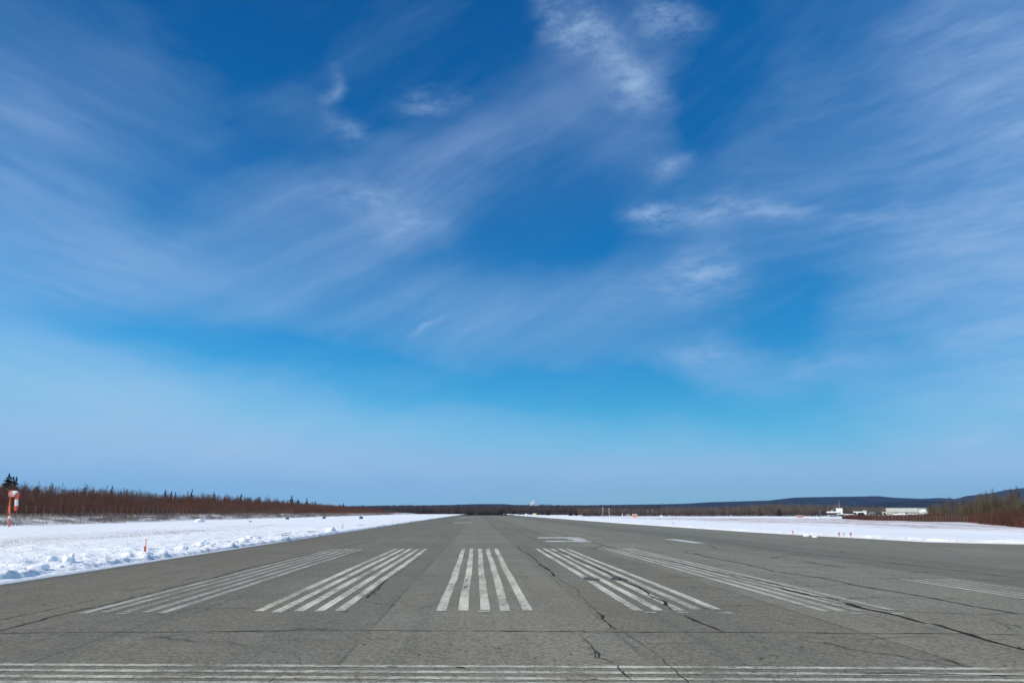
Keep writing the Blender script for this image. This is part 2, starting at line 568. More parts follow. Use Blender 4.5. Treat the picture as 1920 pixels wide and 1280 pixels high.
M_ASPH = asphalt_mat()
M_PAINT = paint_mat('worn_white_paint', (0.68, 0.64, 0.50), -0.025)
M_PAINT_L = paint_mat('scuffed_white_paint', (0.58, 0.55, 0.44), 0.0)
M_PAINT_F = paint_mat('faded_white_paint', (0.52, 0.50, 0.42), -0.02)
M_PAINT_FF = paint_mat('nearly_gone_paint', (0.48, 0.465, 0.39), 0.0)
M_PAINT_B = paint_mat('fresh_white_paint', (0.60, 0.60, 0.56), -0.08)
M_SNOW_L = snow_mat('snow_left_field', 'left')
M_SNOW_R = snow_mat('snow_right_field', 'right')
M_CLUMP = plain('packed_snow', (0.86, 0.86, 0.88), 0.7, 0.06, 9.0, 0.2)
M_TAR = plain('crack_sealant', (0.034, 0.033, 0.031), 0.9, 0.35, 5.0, 0.05)
M_CRACK = plain('open_crack', (0.060, 0.059, 0.055), 0.95, 0.4, 7.0, 0.1)
M_ORANGE = plain('orange_paint', (0.80, 0.16, 0.05), 0.5, 0.15, 4.0)
M_PINK = plain('pink_plastic', (0.90, 0.30, 0.32), 0.5, 0.1, 4.0)
M_SOCK_W = plain('white_sock_cloth', (0.80, 0.76, 0.72), 0.8, 0.06, 5.0)
M_SOCK_R = plain('faded_orange_sock_cloth', (0.80, 0.13, 0.07), 0.8, 0.12, 3.0)
M_WHITE = plain('white_painted_wall', (0.78, 0.79, 0.75), 0.6, 0.06, 1.0)
M_CREAM = plain('cream_metal_cladding', (0.46, 0.47, 0.40), 0.6, 0.08, 0.6)
M_CREAM2 = plain('pale_metal_cladding', (0.60, 0.61, 0.55), 0.6, 0.08, 0.6)
M_DARK = plain('dark_glass', (0.012, 0.015, 0.016), 0.25, 0.2, 2.0, 0.5)
M_GREY = plain('grey_metal', (0.22, 0.23, 0.23), 0.5, 0.12, 3.0)
M_BLACK = plain('dark_board', (0.05, 0.055, 0.05), 0.6, 0.2, 3.0)
M_WOOD = plain('weathered_post', (0.20, 0.165, 0.135), 0.85, 0.3, 2.0)
M_ROOF = plain('grey_green_roof', (0.16, 0.19, 0.18), 0.7, 0.12, 1.0)
M_TAN = plain('tan_board', (0.36, 0.21, 0.16), 0.7, 0.12, 2.0)
M_HUT = plain('orange_hut_paint', (0.78, 0.30, 0.16), 0.6, 0.12, 1.0)
M_SIGN = plain('cream_sign_face', (0.80, 0.68, 0.40), 0.5, 0.05, 2.0)
M_BARK = tint_mat('grey_bark', (0.090, 0.068, 0.050), (0.175, 0.140, 0.108))
M_BARK_OL = tint_mat('olive_twigs', (0.070, 0.054, 0.032), (0.135, 0.105, 0.065))
M_RED = tint_mat('red_brown_stems', (0.105, 0.042, 0.029), (0.220, 0.096, 0.064), c3=(0.150, 0.095, 0.064))
M_RED2 = tint_mat('dark_red_stems', (0.058, 0.025, 0.018), (0.130, 0.060, 0.042))
M_DRY = tint_mat('dry_grass', (0.26, 0.20, 0.15), (0.52, 0.45, 0.37))
M_SCRUB = tint_mat('low_scrub_twigs', (0.10, 0.06, 0.055), (0.22, 0.16, 0.14))
M_NEEDLE = tint_mat('spruce_needles', (0.012, 0.020, 0.013), (0.035, 0.048, 0.026))
M_NEEDLE_B = tint_mat('olive_needles', (0.045, 0.048, 0.022), (0.085, 0.078, 0.038))
M_WOODFAR = tint_mat('distant_bare_wood', (0.060, 0.040, 0.040), (0.155, 0.115, 0.10))

# ------------------------------------------------------------------ ground, runway, snow fields
EDGE_L, EDGE_R = -12.08, 23.4
RUN_END = 470.0

def edge_r(y):
    return np.interp(y, [-60, 30, 42.7, 44.5, 47, 57, 69, 132, 300], [37, 35, 32.1, 29.9, 27.8, 26.7, 25.3, 23.9, 23.7])


n = 96
ang = np.linspace(0, 2 * np.pi, n, endpoint=False)
rad = [0, 60, 300, 900, 2500, 5000, 9000]
vv = [(0, 0, -1.3)]
for r_ in rad[1:]:
    for a_ in ang:
        vv.append((r_ * math.cos(a_), r_ * math.sin(a_), -1.3))
ff = []
for i in range(len(rad) - 2):
    for k in range(n):
        a0, a1 = 1 + i * n + k, 1 + i * n + (k + 1) % n
        ff.append((a0, a0 + n, a1 + n, a1))
for k in range(0, n, 2):
    ff.append((0, 1 + k, 1 + (k + 1) % n, 1 + (k + 2) % n))
m, t, p = mat('winter_ground', 0.95, 0.1)
oc = t.n('ShaderNodeTexCoord').outputs['Object']
gn = t.ramp(t.noise(oc, 0.03, 6, 0.7), 0.45, 0.6)
t.link(t.mix(gn, (0.085, 0.060, 0.050), (0.16, 0.125, 0.11)), p.inputs['Base Color'])
ground = np_mesh('ground', vv, ff, m)
tag(ground, kind='structure')

# the runway slab reaches a little beneath the snow
runway = np_mesh('runway', [(EDGE_L - 5, -60, 0), (EDGE_R + 15, -60, 0), (EDGE_R + 15, RUN_END, 0), (EDGE_L - 5, RUN_END, 0)], [(0, 1, 2, 3)], M_ASPH)
tag(runway, kind='structure')


def left_height(u, y):
    """snow height at distance u outside the left edge"""
    wob = 0.16 * (fbm(y * 0.5, y * 0 + 3, 3, 5) - 0.5)
    near = sstep(60, 24, y)                                 # the wide icy margin is only near the camera
    apron = 0.10 + 0.50 * near * (0.6 + 0.8 * fbm(y * 0.22, y * 0, 2, 9))
    uu = u + wob
    jag = (fbm(u * 4.5, y * 4.5, 3, 21) - 0.5)
    rise = sstep(apron - 0.02, apron + 0.16, uu + jag * 0.34)
    bank = 0.06 + 0.035 * fbm(y * 0.33, u * 0.4, 3, 31) * sstep(90, 20, y)
    lump = np.clip(fbm(u * 2.3, y * 2.3, 4, 41) - 0.55, 0, 1) * 0.15
    lump2 = np.clip(fbm(u * 0.9, y * 0.9, 4, 43) - 0.60, 0, 1) * 0.32
    damp = 0.45 + 0.55 * sstep(5.0, 1.0, u)
    big = (fbm(u * 0.11, y * 0.07, 3, 51) - 0.5) * 0.22 * sstep(0.8, 6, u) * sstep(300, 60, y)
    tex = (fbm(u * 3.4, y * 3.4, 3, 61) - 0.5) * 0.05 + np.clip(fbm(u * 1.5, y * 1.5, 3, 71) - 0.56, 0, 1) * 0.5 * sstep(16, 9, u)
    flute = (fbm(y * 7.0, u * 1.2, 3, 81) - 0.5) * 0.12 * sstep(1.6, 0.5, u) * sstep(70, 30, y)
    clod = np.clip(fbm(u * 6.0, y * 5.0, 3, 83) - 0.55, 0, 1) * 0.13 * sstep(30, 14, u)
    h = 0.012 + rise * (bank + flute + (lump + lump2) * damp + tex + clod) + big
    h = h - 0.06 * sstep(0.8, 4.5, u) * rise
    # edge sinks into the asphalt
    h = np.where(u < 0.03, -0.02, h)
    ridge = sstep(18.5, 20.5, u + 2 * fbm(y * .05, u * .05, 2, 91)) * sstep(26, 22, u)
    h = h + ridge * (0.05 + 0.30 * np.clip(fbm(u * 1.1, y * 0.9, 4, 93) - 0.45, 0, 1))
    bankup = 1.15 * sstep(46.3, 54.0, u)
    beyond = 2.5 * sstep(54, 82, u) + 1.5 * sstep(85, 200, u)
    return h + bankup + beyond


def right_height(u, y):
    jag = (fbm(u * 4.5, y * 3.5, 3, 121) - 0.5)
    rise = sstep(0.06, 0.35, u + jag * 0.3 + 0.2 * (fbm(y * 0.4, y * 0, 2, 7) - .5))
    bank = 0.11 + 0.09 * fbm(y * 0.25, u * 0.3, 3, 131)
    lump = np.clip(fbm(u * 1.6, y * 1.6, 4, 141) - 0.56, 0, 1) * 0.35 * sstep(4, 0.5, u)
    big = (fbm(u * 0.09, y * 0.05, 3, 151) - 0.5) * 0.25 * sstep(1.5, 10, u)
    tex = (fbm(u * 1.2, y * 1.2, 3, 161) - 0.5) * 0.07 * sstep(16, 26, u)
    h = 0.01 + rise * (bank + lump + tex) + big * rise
    h = h + 0.16 * sstep(19, 21, u) * sstep(27, 21, u)        # low plough ridge
    h = h - 0.95 * sstep(110, 420, y) * sstep(5, 40, u)        # the field falls away towards the far wood
    return np.where(u < 0.03, -0.02, h)


def field(name, side, material):
    us = [0.0, 0.03]
    while us[-1] < 560:
        us.append(us[-1] + (0.065 if us[-1] < 3.2 else max(0.065, (us[-1] - 3.2) * 0.085 + 0.065) if us[-1] < 8 else min(0.034 * us[-1], 9.0) if side == 'left' else min(0.075 * us[-1], 12.0)))
    ys = [-60.0]
    lo = 14.0 if side == 'left' else 38.0
    while ys[-1] < 760:
        y = ys[-1]
        ys.append(y + (3.0 if y < lo - 4 else max(0.07 if side == 'left' else 0.16, 0.0040 * y if y < 90 else 0.010 * y)))
    U, Y = np.meshgrid(np.array(us), np.array(ys))
    H = (left_height if side == 'left' else right_height)(U, Y)
    X = EDGE_L - U if side == 'left' else edge_r(Y) + U
    nu, ny = len(us), len(ys)
    i = np.arange(nu * ny).reshape(ny, nu)
    q = np.stack([i[:-1, :-1], i[:-1, 1:], i[1:, 1:], i[1:, :-1]], -1).reshape(-1, 4)
    if side == 'left':
        q = q[:, ::-1]
    v = np.stack([X, Y, H], -1).reshape(-1, 3)
    o = np_mesh(name, v, q, material, smooth=True, attrs={'u': U.ravel()})
    return tag(o, kind='structure')


field('snow_field', 'left', M_SNOW_L)
field('snow_field', 'right', M_SNOW_R)


def zl(x, y):
    """ground height anywhere"""
    if x < EDGE_L:
        return float(left_height(np.array([EDGE_L - x]), np.array([y]))[0])
    if x > edge_r(y):
        return float(right_height(np.array([x - edge_r(y)]), np.array([y]))[0])
    return 0.0 if y < RUN_END else -1.3


def zarr(x, y):
    x, y = np.asarray(x, float), np.asarray(y, float)
    l = left_height(np.maximum(EDGE_L - x, 0.1), y)
    r = right_height(np.maximum(x - edge_r(y), 0.1), y)
    z = np.where(x < EDGE_L, l, np.where(x > edge_r(y), r, -0.4))
    return np.where(y > 755, -0.9, z)


# ------------------------------------------------------------------ paint on the runway


def strips(name, quads, material, z, label=None, seg=14, wob=0.012, seed=1):
    """quads: list of (near-left, near-right, far-left, far-right) ground points; each becomes a slightly uneven strip"""
    v, f = [], []
    rr = random.Random(seed)
    for a, b, c, d in quads:
        base = len(v)
        ph = rr.random() * 100
        for i in range(seg + 1):
            k = i / seg
            l = a.lerp(c, k)
            r_ = b.lerp(d, k)
            w = (r_ - l)
            wl = w.length
            dx = wob * (math.sin(ph + k * 7.3) + 0.6 * math.sin(ph * 2 + k * 17))
            e1, e2 = rr.gauss(0, 0.004), rr.gauss(0, 0.004)
            wn_ = w.normalized() if wl else w
            v.append((*(l + wn_ * (dx + e1)).xy, z))
            v.append((*(r_ + wn_ * (dx + e2)).xy, z))
        for i in range(seg):
            q = base + 2 * i
            f.append((q, q + 1, q + 3, q + 2))
    o = np_mesh(name, v, f, material, runway)
    if label:
        o['label'] = label
    return o


# six wide striped bars, each of five lines
def stripe_group(c, near, far, material, label, z=0.004, off=(-.8, -.4, 0, .4, .8), w=0.185, seed=3):
    rr = random.Random(seed)
    qs = []
    for k in off:
        n_, f_ = near + rr.uniform(-.1, .1), far + rr.uniform(-.15, .1)
        sk = -0.02
        qs.append((Vector((c + k - w / 2, n_, 0)), Vector((c + k + w / 2, n_, 0)), Vector((c + k - w / 2 + sk, f_, 0)), Vector((c + k + w / 2 + sk, f_, 0))))
    return strips('threshold_stripe', qs, material, z, label, seed=seed)


YN, YF = gp(909, 1144).y, gp(900, 1028).y
cx_ = lambda px, py: gp(px, py).x
O38 = (-.76, -.38, 0, .38, .76)
O33 = (-.66, -.33, 0, .33, .66)
stripe_group(cx_(238, 1146), YN, YF, M_PAINT_FF, 'faded bar of five lines nearest the left snow', seed=1, off=(-.72, -.36, 0, .36, .72), w=.17)
stripe_group(cx_(560, 1145), YN, YF, M_PAINT, 'bar of five lines left of the central one', seed=2, off=O38)
stripe_group(cx_(909, 1144), YN + .05, YF, M_PAINT, 'bar of five lines straight ahead', seed=3)
stripe_group(cx_(1278, 1146), YN - .1, YF, M_PAINT, 'bar of five lines with a tar seam running through it', seed=4, off=O38)
stripe_group(cx_(1634, 1150), YN - .4, YF, M_PAINT_F, 'faded bar of five lines beside the long black seam', seed=5, off=O33, w=.17)
stripe_group(cx_(1850, 1102), gp(1900, 1150).y, gp(1700, 1085).y, M_PAINT_FF, 'faint bar of five lines at the right edge of the picture', seed=6, off=O33, w=.16)
# repainting remnants a little nearer than the bars
qs = []
for px, py in ((1218, 1149), (1360, 1150), (1608, 1151), (1685, 1151.5), (1280, 1149), (225, 1151), (905, 1147)):
    a = gp(px - 9, py)
    qs.append((a, a + Vector((.22, 0, 0)), a + Vector((0.01, .16, 0)), a + Vector((.23, .16, 0))))
strips('paint_remnant', qs, M_PAINT_F, 0.0062, seg=2, seed=8)

# threshold line made of four thin lines across the runway
qs = []
for k, (yl, yr) in enumerate(((1245.0, 1253.6), (1255.8, 1264.0), (1267.0, 1274.8), (1278.0, 1285.0))):
    L0, R0 = gp(0, yl), gp(1920, yr)
    dirv = (R0 - L0).normalized()
    L1, R1 = L0 - dirv * 6.0, R0 + dirv * 14
    hw = Vector((-dirv.y, dirv.x, 0)) * 0.068
    qs.append((L1 - hw, L1 + hw, R1 - hw, R1 + hw))
strips('threshold_line', qs, M_PAINT_L, 0.004, 'four thin lines across the runway', seg=60, wob=0.006, seed=12)


# runway number
def flat_poly(name, polys, material, z, label):
    v, f = [], []
    bm = bmesh.new()
    for poly in polys:
        vs = [bm.verts.new((*gp(px, py).xy, z)) for px, py in poly]
        bm.faces.new(vs)
    bmesh.ops.recalc_face_normals(bm, faces=bm.faces)
    for fc in bm.faces:
        if fc.normal.z < 0:
            fc.normal_flip()
    me = bpy.data.meshes.new(name)
    bm.to_mesh(me)
    bm.free()
    o = link(name, me, runway, (material,))
    o['label'] = label
    return o


flat_poly('runway_digit', [
    [(1009, 1006.9), (1068, 1006.7), (1086, 1007.0), (1092, 1008.9), (1060, 1008.5), (1009, 1008.4)],
    [(1022, 1013.4), (1080, 1013.6), (1100, 1013.0), (1112, 1015.4), (1098, 1015.2), (1024, 1015.2)],
    [(1061, 1009.3), (1093, 1009.4), (1098, 1011.0), (1099, 1012.6), (1080, 1013.1), (1070, 1010.8)]],
    M_PAINT_B, 0.005, 'white digit of two cross bars joined on the right')
flat_poly('runway_digit', [[(1246, 1010.0), (1268, 1010.4), (1324, 1018.0), (1300, 1017.6)]], M_PAINT_B, 0.005, 'white single stroke digit')

# far markings: a row of short bars and a cross line
qs = []
for k in range(9):
    px = 851 + k * 3.9
    a, b = gp(px - 1.0, 980.5), gp(px + 1.2 + (4 - k) * 0.05, 977.9)
    w = Vector((0.17, 0, 0))
    qs.append((a, a + w, b, b + w))
strips('far_stripe', qs, M_PAINT_L, 0.004, 'row of short white bars far down the runway', seg=2, wob=0, seed=20)
a, b, c, d = gp(858, 970.6), gp(888, 970.6), gp(858, 969.8), gp(888, 969.8)
strips('far_line', [(a, b, c, d)], M_PAINT_F, 0.004, 'thin white cross line beyond the short bars', seg=2, wob=0, seed=21)


# ------------------------------------------------------------------ cracks and sealed seams


def seam(name, paths, material, z, label=None, seed=1, jitter=0.03):
    """paths: list of (pixel points, width in metres); each is a ragged ribbon on the pavement"""
    v, f = [], []
    rr = random.Random(seed)
    for pts, wd in paths:
        P = [gp(*q).xy for q in pts]
        out = []
        for a, b in zip(P, P[1:]):
            L = (b - a).length
            nn = max(2, min(60, int(L / max(0.22, 0.012 * a.length))))
            for i in range(nn):
                out.append(a.lerp(b, i / nn))
        out.append(P[-1])
        base = len(v)
        off = 0.0
        for i, q in enumerate(out):
            tdir = (out[min(i + 1, len(out) - 1)] - out[max(i - 1, 0)]).normalized()
            nrm = Vector((-tdir.y, tdir.x))
            off = off * 0.8 + rr.gauss(0, jitter)
            w = wd * 0.29 * max(0.15, rr.gauss(1.0, 0.38))
            if i in (0, len(out) - 1):
                w *= 0.15
            c_ = q + nrm * off
            v.append((*(c_ - nrm * w), z))
            v.append((*(c_ + nrm * w), z))
        for i in range(len(out) - 1):
            q = base + 2 * i
            f.append((q, q + 1, q + 3, q + 2))
    v, f = np.array(v), np.array(f)
    e1 = v[f[:, 1]] - v[f[:, 0]]
    e2 = v[f[:, 2]] - v[f[:, 0]]
    flip = (e1[:, 0] * e2[:, 1] - e1[:, 1] * e2[:, 0]) < 0
    f[flip] = f[flip][:, ::-1]
    o = np_mesh(name, v, f, material, runway)
    if label:
        o['label'] = label
    return o


LONG = [
    ([(940, 972), (985, 984), (1040, 998), (1088, 1010), (1130, 1021), (1200, 1040)], 0.07),
    ([(1200, 1040), (1290, 1060), (1380, 1079), (1440, 1091), (1470, 1100)], 0.07),
    ([(1462, 1102), (1530, 1118), (1585, 1130), (1612, 1139), (1680, 1153), (1740, 1169)], 0.12),
    ([(1740, 1168), (1800, 1183), (1860, 1202), (1925, 1219), (2010, 1246)], 0.085),
    ([(965, 990), (985, 1003), (1010, 1015), (1040, 1030), (1063, 1040)], 0.05),
    ([(1040, 1032), (1063, 1040), (1095, 1055), (1120, 1063), (1160, 1085), (1196, 1100), (1215, 1115), (1250, 1128), (1264, 1143)], 0.10),
    ([(1283, 1152), (1306, 1164), (1335, 1174), (1355, 1184)], 0.085),
    ([(968, 1023), (976, 1031), (990, 1037), (1002, 1047), (1012, 1056)], 0.08),
    ([(1010, 1056), (1020, 1062), (1030, 1071), (1039, 1080)], 0.12),
    ([(1118, 1147), (1128, 1153), (1139, 1164), (1150, 1175), (1168, 1181)], 0.055),
    ([(1280, 1034), (1330, 1045), (1400, 1058), (1455, 1071), (1540, 1083), (1600, 1097), (1700, 1113), (1740, 1119), (1830, 1137), (1930, 1154)], 0.07),
    ([(1330, 1013), (1400, 1022), (1470, 1032), (1560, 1043), (1680, 1056), (1800, 1070), (1925, 1086)], 0.07),
    ([(1495, 1052), (1560, 1060), (1590, 1064)], 0.08),
    ([(-10, 1186), (60, 1168), (120, 1151), (180, 1137), (260, 1117)], 0.05),
    ([(260, 1117), (330, 1100), (400, 1083), (440, 1074)], 0.035),
    ([(400, 1083), (440, 1071), (500, 1057), (560, 1043), (640, 1026), (700, 1013)], 0.06),
    ([(-10, 1164), (60, 1150), (150, 1129), (180, 1122)], 0.03), ([(230, 1110), (290, 1098)], 0.03), ([(340, 1088), (382, 1079)], 0.03),
    ([(918, 980), (925, 987), (930, 992)], 0.10), ([(945, 989), (952, 993)], 0.10), ([(1015, 983), (1026, 986)], 0.1),
    ([(1052, 992), (1062, 994)], 0.09), ([(1085, 997), (1105, 1002), (1120, 1006)], 0.07), ([(1125, 1007), (1170, 1016)], 0.06),
    ([(1090, 988), (1140, 996), (1150, 998)], 0.06), ([(1215, 1009), (1228, 1011)], 0.10), ([(1245, 1014), (1262, 1018)], 0.09),
    ([(1300, 1019), (1345, 1024)], 0.05), ([(1300, 1036), (1340, 1044)], 0.05), ([(1150, 1005), (1160, 1006)], .08),
    ([(1420, 1000), (1600, 1018), (1760, 1032), (1925, 1046)], 0.05), ([(1560, 1012), (1700, 1024), (1800, 1034)], 0.05),
]
seam('sealed_seam', [(p_, w_ * (1.35 if i_ < 4 else 1.0)) for i_, (p_, w_) in enumerate(LONG)], M_TAR, 0.008, 'black lengthwise seams sealed with tar', 5, 0.02)
CROSS = [
    ([(-10, 1187), (200, 1185), (420, 1183), (600, 1181), (900, 1182), (1100, 1184), (1300, 1184), (1480, 1186), (1700, 1188), (1930, 1189.5)], 0.028),
    ([(470, 1081), (560, 1080), (700, 1079), (900, 1079.5), (1040, 1080), (1200, 1081), (1340, 1082)], 0.026),
    ([(640, 1058), (780, 1057), (940, 1057), (1010, 1058)], 0.02),
    ([(560, 1116), (640, 1115), (745, 1115)], 0.02), ([(770, 1115), (830, 1114)], 0.015),
    ([(790, 1095), (880, 1095.5), (975, 1097)], 0.016),
    ([(420, 1118), (540, 1118.5)], 0.018), ([(330, 1139), (420, 1140), (520, 1139)], 0.018), ([(620, 1145), (700, 1146)], 0.02),
    ([(1290, 1119), (1410, 1120)], 0.022), ([(1530, 1120), (1680, 1121), (1760, 1122), (1930, 1124)], 0.024),
    ([(1480, 1133), (1600, 1138), (1700, 1146), (1875, 1154)], 0.022), ([(1840, 1152), (1930, 1148)], 0.022),
    ([(1280, 1082), (1420, 1083), (1560, 1082), (1700, 1084), (1930, 1089)], 0.026),
    ([(1380, 1101), (1520, 1099), (1610, 1096)], 0.02), ([(1140, 1055), (1220, 1058), (1330, 1060), (1400, 1061)], 0.03),
    ([(1460, 1062), (1560, 1062), (1640, 1064)], 0.03), ([(1340, 1060), (1440, 1059)], 0.025),
    ([(1260, 1031), (1350, 1033), (1440, 1034)], 0.03), ([(1440, 1045), (1480, 1043), (1560, 1041)], 0.03), ([(1440, 1047), (1465, 1043)], 0.05),
    ([(1330, 1022), (1345, 1029)], 0.08), ([(1105, 1023), (1120, 1029)], 0.06), ([(1108, 1030), (1130, 1022)], 0.05),
    ([(1700, 1075), (1720, 1072), (1790, 1072)], 0.03), ([(1040, 1046), (1070, 1048)], 0.03), ([(560, 1042), (660, 1041)], 0.02),
    ([(1210, 1103), (1310, 1101)], 0.02), ([(1540, 1261), (1640, 1262), (1700, 1262), (1780, 1264), (1930, 1266)], 0.03),
    ([(0, 1106), (80, 1104), (110, 1103)], 0.02), ([(330, 1062), (520, 1058)], 0.02), ([(1755, 1234), (1785, 1239), (1813, 1252)], 0.035),
    ([(840, 1030), (760, 1026)], 0.015), ([(1480, 1160), (1500, 1164)], 0.02), ([(1880, 1170), (1900, 1182)], 0.02)]
seam('cross_crack', [(p_, w_ * 1.7) for p_, w_ in CROSS], M_CRACK, 0.008, 'thin cracks across the runway', 9, 0.012)
# loose ragged cracks and short scars
rr = random.Random(31)
SC = [([(1085, 1186), (1098, 1199), (1110, 1212), (1118, 1222), (1113, 1233), (1140, 1239), (1158, 1246)], 0.024),
      ([(1158, 1246), (1170, 1258), (1182, 1268), (1196, 1284)], 0.03), ([(1112, 1216), (1124, 1224), (1122, 1234)], 0.03),
      ([(1165, 1181), (1200, 1208), (1240, 1236), (1292, 1284)], 0.02), ([(1045, 1082), (1080, 1107), (1110, 1140), (1118, 1147)], 0.018),
      ([(728, 1085), (712, 1098), (695, 1112), (686, 1124)], 0.045), ([(640, 1150), (650, 1144)], .05),
      ([(884, 1083), (874, 1086), (873, 1091), (880, 1092)], 0.022), ([(879, 1097), (874, 1099), (868, 1103)], 0.03),
      ([(540, 1225), (548, 1222), (562, 1233), (558, 1246), (540, 1258), (520, 1270), (500, 1284)], 0.008),
      ([(1430, 1158), (1460, 1164), (1500, 1173)], 0.025), ([(1440, 1230), (1420, 1238)], .02)]
for (bx_, by_) in ((1098, 1199), (1110, 1212), (1118, 1222), (1140, 1239), (1170, 1258), (1182, 1268), (1128, 1153), (1150, 1175), (1306, 1164), (1335, 1174), (700, 1108), (712, 1098), (1020, 1062), (1160, 1085), (1225, 1118)):
    for k in range(3):
        dx, dy = rr.uniform(-14, 14), rr.uniform(2, 9)
        SC.append(([(bx_, by_), (bx_ + dx * .5 + rr.uniform(-2, 2), by_ + dy * .5), (bx_ + dx, by_ + dy)], rr.uniform(.008, .016)))
for k in range(150):
    cx = rr.choice((840, 860, 900, 1000, 1330, 1450, 1480, 1700, 1850, 720, 1600))
    px, py = rr.gauss(cx, 70), rr.uniform(1158, 1272)
    if px < 560 or px > 1920:
        continue
    L = rr.uniform(2, 9)
    SC.append(([(px, py), (px + L * .6, py + rr.uniform(-1, 1)), (px + L, py + rr.uniform(-1, 1.5))], rr.uniform(0.012, 0.035)))
seam('surface_scar', SC, M_CRACK, 0.010, 'ragged cracks and short dark scars in the asphalt', 13, 0.018)
# two oil-dark blots on the bar right of centre
bl = []
for px, py, rx, ry in ((1108, 1085, 15, 3.6), (1160, 1085, 15, 3.6)):
    bl.append([(px + rx * math.cos(a_) * (1 + .12 * math.sin(3 * a_)) + ry * 1.6 * math.sin(a_), py + ry * math.sin(a_)) for a_ in np.linspace(0, 2 * math.pi, 22, endpoint=False)])
flat_poly('tar_blot', bl, plain('oily_asphalt', (0.105, 0.102, 0.094), 0.9, 0.45, 12.0, 0.1), 0.0065, 'dark tar blots')

# ------------------------------------------------------------------ snow clumps thrown up by the plough


def clump(size, flat, seed):
    bm = bmesh.new()
    bmesh.ops.create_icosphere(bm, subdivisions=4, radius=1)
    P = np.array([v.co for v in bm.verts])
    nz = fbm(P[:, 0] * 1.7 + seed * 7.1 + P[:, 2], P[:, 1] * 1.7 + P[:, 2] * 0.8 + seed, 4, seed) - 0.5
    nz2 = np.round(nz * 5) / 5
    for v, a_, b_ in zip(bm.verts, nz, nz2):
        k = 1 + 0.7 * a_ + 0.35 * b_
        v.co = Vector((v.co.x * k * size, v.co.y * k * size * 0.9, v.co.z * k * size * flat))
    me = bpy.data.meshes.new('snow_clump')
    bm.to_mesh(me)
    bm.free()
    for p_ in me.polygons:
        p_.use_smooth = True
    return me


CL = [(70, 1066, 0.30, .55, 'broad low snow heap on the bank at the far left'),
      (96, 1056, 0.20, .85, 'rounded snow lump, left one of the pair on the bank'),
      (127, 1055, 0.23, .95, 'largest snow lump, right one of the pair on the bank'),
      (112, 1062, 0.10, .7, 'small snow crumb just below the pair of lumps'),
      (239, 1043, 0.22, .5, 'flat snow lump between the pair and the orange marker'),
      (272, 1040, 0.26, .35, 'flat snow pad at the foot of the orange marker'),
      (380, 1024, 0.38, .55, 'jagged snow heap on the bank right of the orange marker'),
      (398, 1021, 0.2, .6, 'small snow lump leaning on the jagged heap'),
      (345, 1029, 0.22, .5, 'low snow lump left of the jagged heap'),
      (458, 1014, 0.33, .5, 'snow lump on the bank with a dark streak to its left'),
      (475, 1011, 0.42, .5, 'larger snow lump farther up the bank'),
      (620, 996, 0.45, .8, 'tall snow lump beside the far left marker'),
      (373, 977, 0.9, .55, 'lone rounded snow heap at the edge of the scrub'),
      (1512, 1002.5, 0.22, .8, 'pointed snow heap at the right runway edge'),
      (1528, 1004, 0.2, .55, 'lower snow heap right of the pointed one'),
      (20, 1075, 0.16, .6, 'small snow crumb at the left picture edge')]
for i, (px, py, sz, fl, lab) in enumerate(CL):
    g = gp(px, py, 0.12)
    me = clump(sz, fl, 11 + i)
    o = link('snow_clump', me, None, (M_CLUMP,))
    o.location = (g.x, g.y, zl(g.x, g.y) + sz * fl * 0.25)
    o.rotation_euler = (0, 0, i * 1.3)
    tag(o, lab, 'snow lump', 'snow lumps along the ploughed edges')

# ------------------------------------------------------------------ plants built from tapering slivers


def cones(p0, p1, r0):
    """arrays of three-sided tapering spikes -> verts, tris"""
    p0, p1 = np.asarray(p0, float), np.asarray(p1, float)
    r0 = np.broadcast_to(np.asarray(r0, float), (len(p0),))
    d = p1 - p0
    d = d / np.maximum(np.linalg.norm(d, axis=1, keepdims=True), 1e-9)
    ref = np.where(np.abs(d[:, 2:3]) > 0.8, np.array([[1., .3, 0]]), np.array([[0, 0, 1.]]))
    a = np.cross(d, ref)
    a /= np.linalg.norm(a, axis=1, keepdims=True)
    b = np.cross(d, a)
    ph = rng.uniform(0, 2.1, len(p0))
    ring = [p0 + (a * np.cos(ph + k * 2.0944)[:, None] + b * np.sin(ph + k * 2.0944)[:, None]) * r0[:, None] for k in range(3)]
    v = np.stack(ring + [p1], 1).reshape(-1, 3)
    i = np.arange(len(p0))[:, None] * 4
    f = np.concatenate([i + np.array([[0, 1, 3]]), i + np.array([[1, 2, 3]]), i + np.array([[2, 0, 3]])], 1).reshape(-1, 3)
    return v, f


def join(parts):
    v, f, t_ = [], [], []
    o = 0
    for a, b, c in parts:
        v.append(a)
        f.append(b + o)
        t_.append(c)
        o += len(a)
    return np.concatenate(v), np.concatenate(f), np.concatenate(t_)


def thicket(pos, h, spread, nb, r, tint):
    """pos (N,3) stems; each stem carries nb twigs leaving it upward"""
    N = len(pos)
    lean = rng.normal(0, spread, (N, 2)) * h[:, None]
    tip = pos + np.column_stack([lean, h])
    v1, f1 = cones(pos, tip, r)
    parts = [(v1, f1, np.repeat(tint, 4))]
    for k in range(nb):
        s_ = rng.uniform(0.25, 0.9, N)
        b0 = pos + (tip - pos) * s_[:, None]
        L = h * rng.uniform(0.25, 0.5, N) * (1.15 - s_)
        a_ = rng.uniform(0, 2 * np.pi, N)
        b1 = b0 + np.column_stack([np.cos(a_) * L * 0.45, np.sin(a_) * L * 0.45, L])
        v, f = cones(b0, b1, r * 0.55)
        parts.append((v, f, np.repeat(np.clip(tint + 0.12, 0, 1), 4)))
    return join(parts)


